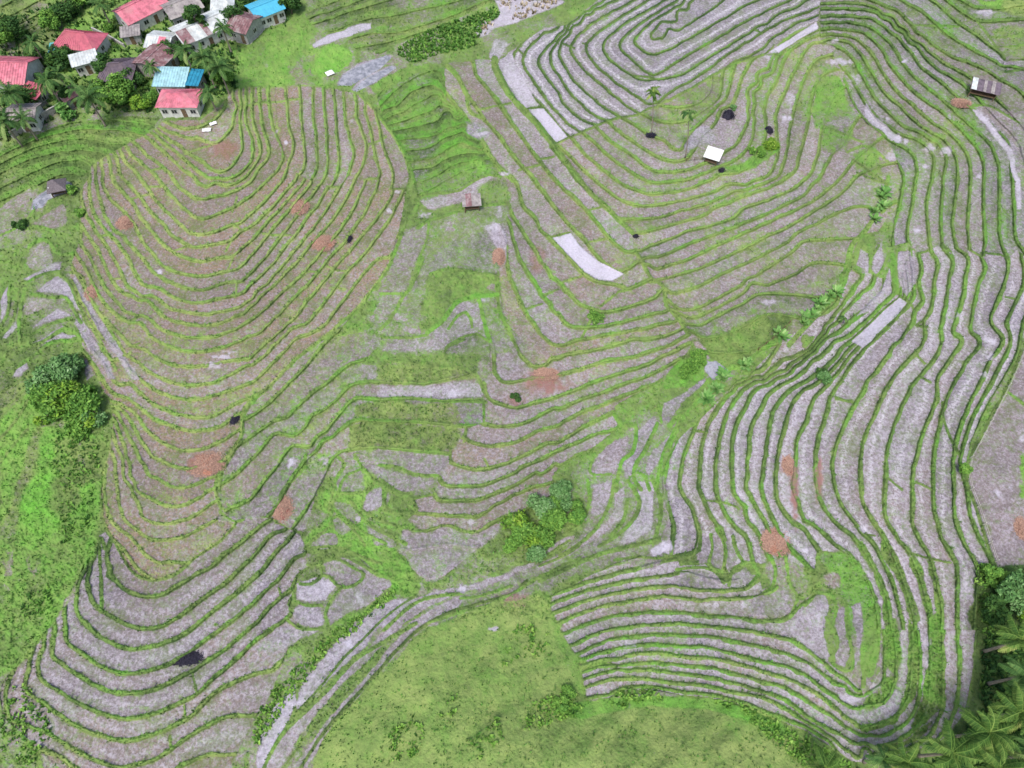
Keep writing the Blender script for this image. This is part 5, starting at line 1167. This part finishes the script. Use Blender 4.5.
def palm_mesh(seed, nf, Lf, droop, mat):
    r = random.Random(seed); co = []; q = []; ti = []
    for f in range(nf):
        az = f*2.399+r.uniform(-.2, .2); el = r.uniform(.05, 1.15)*(1 if f < nf*.7 else .4)-(.25 if f > nf*.8 else 0); ln = Lf*r.uniform(.85, 1.1); base_t = r.uniform(.12, .5)+(.3 if el < .1 else 0)
        d = Vector((math.cos(az)*math.cos(el), math.sin(az)*math.cos(el), math.sin(el))); side = Vector((-math.sin(az), math.cos(az), 0)); p = Vector((0, 0, 0)); K = 20; prev = None; curl = r.uniform(-.05, .05)
        for i in range(K):
            u = i/(K-1); p2 = p+d*(ln/K); w = .06*(1-u)+.015
            a = len(co); co += [tuple(p-side*w), tuple(p+side*w), tuple(p2+side*w), tuple(p2-side*w)]; q.append([a, a+1, a+2, a+3]); ti += [min(1, base_t+.35)]*4
            if i > 1:
                for s_ in (-1, 1):
                    for h in (0, .5):
                        ll = ln*.18*math.sin(math.pi*min(1, (.12+u*.86)))**.7+.08; dr = (side*s_*.88+d*.55-Vector((0, 0, 1))*(.30+.55*r.random())).normalized(); bp = p.lerp(p2, h); tp = bp+dr*ll; wv = d*(.085+.03*r.random()); a = len(co)
                        co += [tuple(bp-wv*.6), tuple(bp+wv*.6), tuple(tp+wv*.25-Vector((0, 0, .04))), tuple(tp-wv*.25)]; q.append([a, a+1, a+2, a+3]); c = max(0, min(1, base_t+r.uniform(-.18, .2)+.12*u)); ti += [c, c, min(1, c+.12), min(1, c+.12)]
            p = p2; d = (d+Vector((0, 0, -droop*(.35+u*1.1)))+side*curl).normalized()
    for i in range(6):
        a = i*1.05; a0 = len(co); c = Vector((math.cos(a)*.25, math.sin(a)*.25, -.25)); s = .14
        co += [tuple(c+Vector(v)*s) for v in ((1, 0, 0), (0, 1, 0), (-1, 0, 0), (0, -1, 0), (0, 0, 1), (0, 0, -1))]; ti += [.75]*6
        q += [[a0, a0+1, a0+4, a0+4], [a0+1, a0+2, a0+4, a0+4]][:0]
        for x, y in ((0, 1), (1, 2), (2, 3), (3, 0)): q.append([a0+x, a0+y, a0+4, a0+4]); q.append([a0+y, a0+x, a0+5, a0+5])
    tr = [g[:3] for g in q if g[2] == g[3]]; q = [g for g in q if g[2] != g[3]]; return mesh_np('crown', co, q, tr, L[mat], ti)
PALM = [palm_mesh(1, 17, 4.1, .10, 'palm'), palm_mesh(2, 15, 3.8, .12, 'palm'), palm_mesh(3, 19, 4.5, .09, 'palmy'), palm_mesh(4, 14, 2.1, .14, 'palmy'), palm_mesh(5, 13, 1.9, .16, 'palm')]
def palm(label, crown_px, H, k, lean=(0, 0), group='coconut palms', base=None, name='coconut_palm', sc=1.0, thick=1.0):
    zb = hgt(*(base or crown_px)); c = at_h(*crown_px, zb+H); b = Vector((c.x-lean[0], c.y-lean[1], zb))
    if base: g = spot(*base); b = g; c = at_h(*crown_px, g.z+H); c.y = b.y+lean[1]; c = c
    t = thing(name, label, 'palm tree', b-Vector((0, 0, .2)), 0, group); off = c-b; P = []; R_ = []
    for i in range(9): u = i/8; P.append((off.x*u**1.6, off.y*u**1.6, (H+.2)*u)); R_.append((.21-.10*u+(.10 if i == 0 else 0))*thick)
    mb = MB().tube(P, R_, 9); 
    for i in range(1, int(H*1.5)): u = i/(H*1.5); mb.tube([(off.x*u**1.6, off.y*u**1.6, (H+.2)*u-.03), (off.x*u**1.6, off.y*u**1.6, (H+.2)*u+.03)], [(.235-.10*u)*thick]*2, 9)
    mb.build('trunk', M['trunk'], t, True); o = part('crown', PALM[k], t); o.location = (off.x, off.y, H+.2); o.rotation_euler = (random.uniform(-.12, .12), random.uniform(-.12, .12), random.random()*6); o.scale = (sc,)*3; return t
# palms: village
for lb, c, H, k, sc in (('tallest dark palm at the left edge over the pink gable', (9, 92), 7, 0, .95), ('palm standing between the left pink gable and the red roofed house', (46, 80), 7, 1, .9),
 ('broad palm in front of the rusty shed, drooping pale fronds', (88, 97), 7, 0, 1.05), ('palm at the very left edge above the block wall', (3, 121), 6, 1, 1.0),
 ('left palm of the group beside the pale blue roof', (184, 50), 7, 1, .85), ('middle palm of the group beside the pale blue roof', (202, 56), 8, 0, .9),
 ('right palm of the group beside the pale blue roof', (218, 66), 7, 0, .95), ('palm behind the red roof among dark trees', (32, 42), 6, 1, .8), ('palm right of the dark tree behind the turquoise tarp', (57, 73), 6, 1, .7),
 ('palm overhanging the long white building', (222, 27), 6, 1, .75), ('palm in the yard between red and purple roofs', (75, 88), 5, 1, .7), ('palm at the top edge left of the first pink roof', (100, 4), 6, 0, .8), ('palm in front of the rusty shack and left of the pale blue roof', (150, 66), 5, 1, .6), ('small palm in front of the white walled house', (22, 118), 5, 0, .75), ('palm behind the small pink house on its right', (208, 92), 5, 1, .75)):
    palm(lb, c, H, k, (0, 0), 'coconut palms of the village', sc=sc)
palm('slender pale green palm, left of the pair above the white roofed hut', (653, 94), 9.5, 3, (.3, .2), 'field palms', base=(651, 134), sc=1.0, thick=.55)
palm('slender dark palm, right of the pair above the white roofed hut', (688, 110), 10.5, 4, (.5, .2), 'field palms', base=(685, 158), sc=1.0, thick=.55)
for lb, c, H, k, sc in (('yellowing palm in front of the last terraces, second from the left along the bottom', (952, 753), 8, 2, .85), ('large palm right of the yellowing palm at the lower right', (990, 732), 8, 2, .85),
 ('palm at the right edge with fronds over the grass, lower one', (1022, 712), 8, 2, .85), ('palm cut by the bottom right corner', (1000, 768), 8, 2, .8), ('small palm at the bottom edge below the last terrace', (908, 763), 6, 2, .72),
 ('palm with pale fronds at the right edge beside the pale stone', (1022, 640), 8, 2, .8), ('palm at the right edge above the lower palms', (1026, 675), 8, 0, .85), ('leftmost small palm tip on the bottom edge beside the hill', (826, 768), 5, 2, .6),
 ('grey green palm at the foot of the last terrace', (884, 760), 5.5, 1, .65), ('palm just beyond the bottom right corner', (1040, 755), 8, 0, 1.0)):
    palm(lb, c, H, k, (0, 0), 'coconut palms of the lower right corner', sc=sc)
palm('tiny palm growing among the narrow terraces below the pale plot', (844, 318), 1.6, 4, (0, 0), 'field palms', sc=.6)
tree('broadleaf_tree', 'round near black tree in front of the purple roof', 'tree', 113, 79, 2.6, 5.5, 'dark', 3, 3600, .3, 'village trees')
tree('broadleaf_tree', 'light green airy tree left of the small pink house', 'tree', 123, 104, 3.3, 6.0, 'mid', 4, 4600, .3, 'village trees')
tree('broadleaf_tree', 'lime green shrub tree beside the small pink house', 'tree', 143, 110, 1.8, 3.0, 'lime', 5, 2000, .26, 'village trees')
tree('broadleaf_tree', 'dark tree between the long white building and the palms', 'tree', 203, 38, 2.4, 7.5, 'dark', 6, 3200, .3, 'village trees')
tree('broadleaf_tree', 'dark bushy tree right of the bright sky blue roof', 'tree', 292, 14, 2.4, 4.5, 'dark', 7, 3000, .3, 'village trees')
for i, (x, y, R, H, m, lb) in enumerate([(70, 18, 3, 5, 'dark', 'dark tree left of the long pink roof'), (55, 28, 2.4, 4.5, 'mid', 'mid green tree behind the red roof'), (85, 6, 2.2, 4, 'mid', 'top edge tree left of the long pink roof'),
 (20, 38, 3.0, 5, 'dark', 'dark tree at the field edge above the left pink gable'), (8, 46, 2.6, 5, 'mid', 'mid green tree at the left edge above the pink gable'), (40, 62, 2.2, 4, 'dark', 'dark tree left of the turquoise tarp'),
 (180, 22, 2.2, 4, 'dark', 'dark tree between grey and white roofs'), (200, 4, 2.4, 4, 'dark', 'dark tree at the top edge left of the white roof'), (64, 66, 2.4, 4.5, 'dark', 'dark tree in front of the turquoise tarp'),
 (50, 88, 2.2, 4.5, 'dark', 'dark low tree under the left palms'), (70, 104, 2.2, 4, 'dark', 'dark tree behind the block wall'), (235, 32, 2.0, 4, 'dark', 'dark tree right of the long white building'),
 (178, 60, 2.0, 4, 'dark', 'dark tree behind the pale blue roof'), (212, 78, 2.4, 4, 'dark', 'dark tree below the palm group'), (104, 96, 2.0, 4, 'mid', 'mid green tree left of the airy light tree'),
 (152, 100, 1.4, 2.4, 'mid', 'small green shrub above the lime shrub'), (32, 104, 2.0, 4, 'dark', 'dark tree at the white walled house'), (225, 85, 1.7, 2.8, 'mid', 'green shrub right of the small pink house'), (12, 132, 2.4, 4, 'dark', 'dark tree at the lower end of the block wall'),
 (112, 30, 2.0, 3.0, 'mid', 'green garden tree in the yard below the long pink roof'), (150, 8, 2.2, 4, 'dark', 'dark tree right of the long pink roof'), (248, 10, 2.0, 3.6, 'dark', 'dark tree between rust striped and sky blue roofs'), (135, 85, 1.6, 3, 'dark', 'dark shrub between purple roof and pale blue roof')]):
    tree('broadleaf_tree', lb, 'tree', x, y, R, H, m, 20+i % 5, 2600, .28, 'village trees', key=(m, i % 4, 'v'))
for i, (x, y) in enumerate([(67, 113), (72, 120)]): bush('banana_plant', ['pale banana plant, upper, at the block wall', 'pale banana plant, lower, at the block wall'][i], x, y, 1.3, 2.0, 'broad', 8+i, 260, .7, 'banana plants', cat='banana plant')
# left meadow thicket and the shrub on the valley floor
for lb, x, y, R, H, m, n, sz in (('silver green shrub at the top of the left thicket', 68, 376, 3.3, 3.4, 'teal', 6200, .27), ('silver green shrub at the upper left side of the left thicket', 50, 386, 2.9, 2.8, 'teal', 5000, .27),
 ('mid green shrub in the middle of the left thicket', 60, 402, 3.8, 2.8, 'mid', 7000, .28), ('lime dotted shrub at the right side of the left thicket', 86, 408, 3.3, 2.8, 'mid', 4200, .30),
 ('lime leaved shrub over the left thicket centre', 70, 402, 3.4, 3.5, 'lime', 1100, .30), ('low lime leaved shrub at the foot of the left thicket', 88, 424, 2.4, 2.2, 'lime', 900, .30), ('silver shrub low on the right of the left thicket', 97, 420, 1.8, 2.2, 'teal', 1900, .24),
 ('small lime shrub apart at the left of the thicket', 44, 421, 1.2, 1.2, 'lime', 600, .26), ('green shrub low in the right of the left thicket', 86, 424, 2.8, 1.8, 'mid', 4000, .27)):
    bush('shrub', lb, x, y, R, H, m, 31, n, sz, 'shrubs of the left thicket')
for lb, x, y, R, H, m, n, sz in (('silver green shrub at the upper right end of the valley thicket', 565, 500, 2.5, 3.0, 'teal', 4600, .22), ('mid green shrub at the right end of the valley thicket', 574, 513, 1.9, 2.4, 'mid', 3200, .22),
 ('big mid green shrub in the centre of the valley thicket', 550, 515, 2.7, 3.0, 'mid', 5600, .22), ('silver green shrub behind the centre of the valley thicket', 538, 510, 2.5, 2.9, 'teal', 4200, .22), ('mid green shrub at the left end of the valley thicket', 516, 531, 2.6, 2.8, 'mid', 5000, .22),
 ('lime tipped shrub over the left end of the valley thicket', 514, 528, 2.4, 3.1, 'lime', 800, .24), ('pale shrub at the foot of the valley thicket', 534, 549, 2.0, 1.9, 'teal', 2400, .2), ('dark green shrub low in the middle of the valley thicket', 541, 532, 2.9, 2.4, 'mid', 5200, .22),
 ('lone small round shrub left of the valley thicket', 506, 543, 1.7, 1.6, 'mid', 1800, .2), ('lime dotted shrub low in the centre of the valley thicket', 530, 538, 2.2, 2.8, 'lime', 600, .22)):
    bush('shrub', lb, x, y, R, H, m, 37, n, sz, 'shrubs of the valley thicket')
tree('broadleaf_tree', 'silver green tree at the right edge below the fallow field', 'tree', 1010, 600, 3.2, 5, 'teal', 41, 5000, .28, 'trees of the right edge')
tree('broadleaf_tree', 'lime yellow tree at the right edge above the palms', 'tree', 1022, 618, 2.0, 4.5, 'lime', 42, 2200, .36, 'trees of the right edge')
tree('broadleaf_tree', 'dark tree beside the end of the right terraces', 'tree', 990, 615, 2.2, 3.6, 'dark', 43, 3200, .26, 'trees of the right edge')
tree('broadleaf_tree', 'small round dark tree at the lower end of the wire fence', 'tree', 990, 578, 1.7, 2.8, 'mid', 44, 2400, .24, 'trees of the right edge')
tree('broadleaf_tree', 'dark tree between the palms in the lower right corner', 'tree', 1008, 748, 2.4, 3, 'dark', 45, 3000, .28, 'trees of the right edge')
tree('broadleaf_tree', 'dark undergrowth tree at the bottom below the yellowing palm', 'tree', 965, 770, 2.4, 3, 'dark', 46, 3000, .28, 'trees of the right edge')
bush('bush', 'dark green bush at the bend of the wire fence', 961, 471, 1.3, 1.6, 'mid', 47, 1300, .2)
bush('bush', 'small maroon and green bush on a central terrace', 515, 399, .9, .9, 'dark', 48, 700, .18)
bush('bush', 'teal green bush clump where the narrow terraces start', 824, 381, 1.5, 1.2, 'teal', 49, 1200, .22)
bush('bush', 'dark arching bush above the teal clump on the right terraces', 822, 371, .9, 1.4, 'dark', 50, 900, .2)
bush('bush', 'lime green bush on the middle spur near the black heap', 771, 146, 1.9, 1.0, 'lime', 51, 1900, .2)
bush('bush', 'mid green bush left of the lime bush on the middle spur', 757, 153, 1.6, .8, 'mid', 52, 1300, .2)
bush('bush', 'small leafy bush touching the larger black net heap', 733, 109, .8, 1.2, 'teal', 53, 500, .2)
bush('bush', 'dense round bush beside the red soil slope in the gully', 697, 358, 1.6, 1.3, 'mid', 54, 1700, .2)
bush('bush', 'flat green bush lower down the gully from the red soil', 687, 371, 2.0, 1.0, 'mid', 55, 2000, .2)
bush('bush', 'green bush patch at the corner of two central terraces', 596, 318, 1.5, .7, 'mid', 56, 1300, .17)
bush('bush', 'round pale shrub at the tip of the grass hill', 560, 703, 1.1, 1.0, 'mid', 57, 1300, .2)
bush('bush', 'dark shrub beside the pale shrub at the tip of the grass hill', 568, 694, 1.0, .9, 'mid', 58, 1200, .2)
bush('bush', 'small green bush just right of the grey thatched hut', 72, 192, 1.3, 1.4, 'mid', 59, 1200, .22)
bush('bush', 'dark bush at the foot of the hut pond', 20, 228, 1.5, 1.3, 'dark', 60, 1400, .22)
bush('bush', 'green bush at the top of the left pond end', 80, 214, 1.2, 1.3, 'mid', 61, 1100, .2)
# broad-leaved plants in the gully (taro and banana)
def star(label, px, py, R, H, seed, mat='broad', group='broad leaved gully plants', n=30):
    s = spot(px, py, -.1); t = thing('taro_plant', label, 'plant', s, 0, group); key = ('star', seed % 3, mat)
    if key not in VEG:
        r = np.random.default_rng(seed % 3+70); co = []; q = []; ti = []
        for i in range(n):
            az = i*2.4; el = .35+.8*r.random(); l = .55+.5*r.random(); d = np.array([math.cos(az)*math.cos(el), math.sin(az)*math.cos(el), math.sin(el)]); sd = np.array([-math.sin(az), math.cos(az), 0]); p = np.zeros(3); a0 = len(co); c = .3+.6*r.random()
            for k in range(6):
                u = k/5; w = .12*math.sin(math.pi*(u*.9+.08))*(u > .15)+.012; co += [p-sd*w, p+sd*w]; ti += [c, c]; p = p+d*l/5; d = d-np.array([0, 0, .22*u]); 
            for k in range(5): q.append([a0+2*k, a0+2*k+1, a0+2*k+3, a0+2*k+2])
        VEG[key] = mesh_np('leaves', np.array(co), q, None, L[mat], ti)
    o = part('leaves', VEG[key], t); o.scale = (R, R, H); o.rotation_euler = (0, 0, seed*1.3); MB().tube([(0, 0, -.2), (0, 0, .35*H)], [.08, .05], 6).build('stem', M['bark'], t); return t
GP = pts("R1 1000,0 R3 1000,60 995,100 R3 800,470 770,490 745,510 720,530 700,560 680,590 650,600 630,630 500,680 520,700 R5 350,110 330,130 220,180 215,200 180,250 130,300 M6 940,190 905,250 860,300 R4 250,60 300,30 R2 310,680 320,740 R2 290,700")
WH = ['beside the dark green field', 'in the gully', 'below the stick fence', 'on the gully bank', 'under the right terraces']
for i, (x, y) in enumerate(GP[1:]):
    up = 'upper' if y < 260 else 'middle' if y < 340 else 'lower'
    star('broad leaved pale plant in the %s gully, number %s from its top' % (up, ['one','two','three','four','five','six','seven','eight','nine','ten','eleven','twelve','thirteen','fourteen','fifteen','sixteen','seventeen','eighteen','nineteen','twenty','twenty one','twenty two','twenty three','twenty four','twenty five','twenty six','twenty seven','twenty eight','twenty nine','thirty'][i]), x, y, 1.3+.4*(i % 3), 1.3+.3*(i % 2), i)
# ------------------------------------------------------------------ low growth nobody could count
def sample(n, w, seed, x0=-60, x1=1084, y0=-40, y1=808):
    r = np.random.default_rng(seed); X = r.random(n)*(x1-x0)+x0; Y = r.random(n)*(y1-y0)+y0; i = np.searchsorted(U, X).clip(1, NU-1); j = np.searchsorted(V, Y).clip(1, NV-1)
    k = r.random(n) < w(GR[j, i], LU[j, i], ZID[j, i], i, j); return X[k], Y[k], i[k], j[k], r
def blades(name, n, w, size, seed, nb, mat, tint, wide=.09, spread=.6):
    X, Y, i, j, r = sample(n, w, seed); z = Z[j, i]; x, y, z = ground(X, Y, z); m = len(x); sc_ = size*(.6+.8*r.random(m)); K = m*nb
    x = np.repeat(x, nb)+r.normal(0, .12, K); y = np.repeat(y, nb)+r.normal(0, .12, K); z = np.repeat(z, nb)-.03; s = np.repeat(sc_, nb)*(.7+.6*r.random(K)); a = r.random(K)*6.283; le = spread*r.random(K)
    dx = np.cos(a)*le*s; dy = np.sin(a)*le*s; wx = -np.sin(a)*wide*s**.5; wy = np.cos(a)*wide*s**.5
    co = np.stack([np.c_[x-wx, y-wy, z], np.c_[x+wx, y+wy, z], np.c_[x+dx*.6+wx, y+dy*.6+wy, z+s*.65], np.c_[x+dx*1.2, y+dy*1.2, z+s*.9], np.c_[x+dx*.6-wx, y+dy*.6-wy, z+s*.65]], 1).reshape(-1, 3)
    b = np.arange(K)*5; q = np.c_[b, b+1, b+2, b+4]; t3 = np.c_[b+4, b+2, b+3]; ti = np.clip(tint(LU[j, i], r, m), 0, 1); ti = np.repeat(np.repeat(ti, nb)+r.normal(0, .09, K), 5)
    o = bpy.data.objects.new(name, mesh_np(name, co, q, t3, L[mat], np.clip(ti, 0, 1))); C.objects.link(o); o['kind'] = 'stuff'; print(name, m); return o
o = blades('bund_grass', 210000, lambda g, l, zi, i, j: (g > .62)*(zi >= 0)*.75, .30, 81, 2, 'grass', lambda l, r, m: .05+l*.85+r.normal(0, .10, m), .10)
o['label'] = 'short grass growing along the terrace bunds'; o['category'] = 'grass'
o = blades('meadow_grass', 120000, lambda g, l, zi, i, j: (g > .6)*(zi < 0)*np.where(HILL[j, i] > .5, .22, .6), .30, 82, 2, 'grass', lambda l, r, m: .14+l*.8+r.normal(0, .10, m), .13)
o['label'] = 'uneven grass of the meadows and hill slopes'; o['category'] = 'grass'
def inpoly(ss):
    m = np.zeros(UU.shape, bool)
    for s in ss:
        p = pts(s); sl = window_(p); m[sl] |= inside(p, UU[sl]+WX[sl]*2, VV[sl]+WY[sl]*2)
    return m
def window_(p): return (slice(*np.searchsorted(V, [p[:, 1].min()-8, p[:, 1].max()+8])), slice(*np.searchsorted(U, [p[:, 0].min()-8, p[:, 0].max()+8])))
BEAN = inpoly(["Q01 560,210 600,170 700,120 830,70 950,30 980,60 900,130 880,190 760,220 620,260"])
DRY = inpoly(["T1 90,-30 420,-30 380,30 290,70 200,110 150,90 110,40", "T1 -20,160 60,130 100,150 40,190"])
BELT = inpoly(["S1 190,400 320,450 480,540 620,600 800,700 980,790 700,790 560,690 420,590 300,480 190,430", "Q31 0,570 60,470 200,330 300,240 420,140 540,60 560,90 420,200 280,330 160,460 40,640 0,700",
 "S3 340,500 450,460 600,460 620,510 480,540 380,540", "Q32 80,500 250,460 300,540 200,580 60,620", "R8 790,430 880,440 900,520 830,560 780,520", "X 978,600 1000,590 1004,640 985,650"])
LEFT = inpoly(["X 55,425 100,440 98,480 70,500 50,470", "X 60,500 95,490 92,530 60,545", "X 25,590 60,580 50,620 20,625"])
VEGR = inpoly(["Q31 520,640 640,540 680,600 640,720 540,740", "Q31 720,520 800,480 820,540 740,580", "Q31 850,640 960,560 1000,620 880,740", "Q31 960,310 1024,280 1024,360 980,360", "Q32 0,180 160,220 120,330 0,330", "X 20,680 60,720 30,768 -10,740"])
CORN = inpoly(['X 985,640 1100,600 1100,830 880,830 900,768 955,752 978,715'])
VILL = inpoly(["X -20,30 60,0 100,-20 290,-20 290,25 240,40 236,90 190,112 130,112 60,118 0,145 -20,140"])
for nm, mk, n, dens, sz, mat, t0, lb, nb, wd in (('palm_undergrowth', CORN, 160000, .6, .55, 'dark', .45, 'dark green undergrowth below the lower right palms', 4, .18), ('bean_plants', BEAN, 420000, .95, .42, 'mid', .32, 'dense dark green crop plants beside the grey ponds', 5, .22), ('dry_scrub', DRY, 120000, .9, .6, 'dry', .5, 'pale dry scrub at the top edge', 4, .16),
 ('ditch_plants', BELT, 160000, .7, .36, 'mid', .62, 'leafy green plants lining the ditch and the terrace foot', 4, .2), ('meadow_weeds', LEFT, 100000, .5, .40, 'mid', .42, 'dark green tall weeds in the left meadow', 4, .16),
 ('hill_weeds', VEGR, 90000, .35, .40, 'mid', .6, 'scattered leafy weeds on the grass hill', 5, .18), ('village_undergrowth', VILL, 120000, .6, .6, 'dark', .5, 'dark undergrowth between the village houses', 4, .2)):
    o = blades(nm, n, (lambda mk, dens: lambda g, l, zi, i, j: mk[j, i]*dens)(mk, dens), sz, 90+len(nm), nb, mat, lambda l, r, m, t0=t0: t0+r.normal(0, .2, m), wd, .9); o['label'] = lb; o['category'] = 'plants'
EXPO = 0.70
# ------------------------------------------------------------------ sky, sun, camera
sc = bpy.context.scene
w = bpy.data.worlds.new("World"); sc.world = w; w.use_nodes = True; nt = w.node_tree
sky = nt.nodes.new('ShaderNodeTexSky'); sky.sky_type = 'NISHITA'; sky.sun_disc = False
SE, SR = math.radians(62), math.radians(205)
sky.sun_elevation = SE; sky.sun_rotation = SR; sky.air_density = 1.2; sky.dust_density = 3.5; sky.ozone_density = .6
bg = nt.nodes['Background']; bg.inputs['Strength'].default_value = .10; nt.links.new(sky.outputs[0], bg.inputs[0])
sd = bpy.data.lights.new('sun', 'SUN'); sd.energy = 1.5; sd.angle = math.radians(12); sd.color = (1, .97, .93)
so = bpy.data.objects.new('sun', sd); C.objects.link(so)
dirv = Vector((math.sin(SR)*math.cos(SE), math.cos(SR)*math.cos(SE), math.sin(SE))); so.rotation_euler = dirv.to_track_quat('Z', 'Y').to_euler()
so.location = dirv*200
cd = bpy.data.cameras.new('camera'); co_ = bpy.data.objects.new('camera', cd); C.objects.link(co_)
co_.location = (0, 0, CAMH); co_.rotation_euler = (TILT, 0, 0); cd.sensor_width = 36; cd.lens = F/1024*36; cd.clip_end = 20000; cd.clip_start = 1
sc.camera = co_
sc.view_settings.view_transform = 'Standard'; sc.view_settings.look = 'None'; sc.view_settings.exposure = EXPO; sc.view_settings.gamma = 1
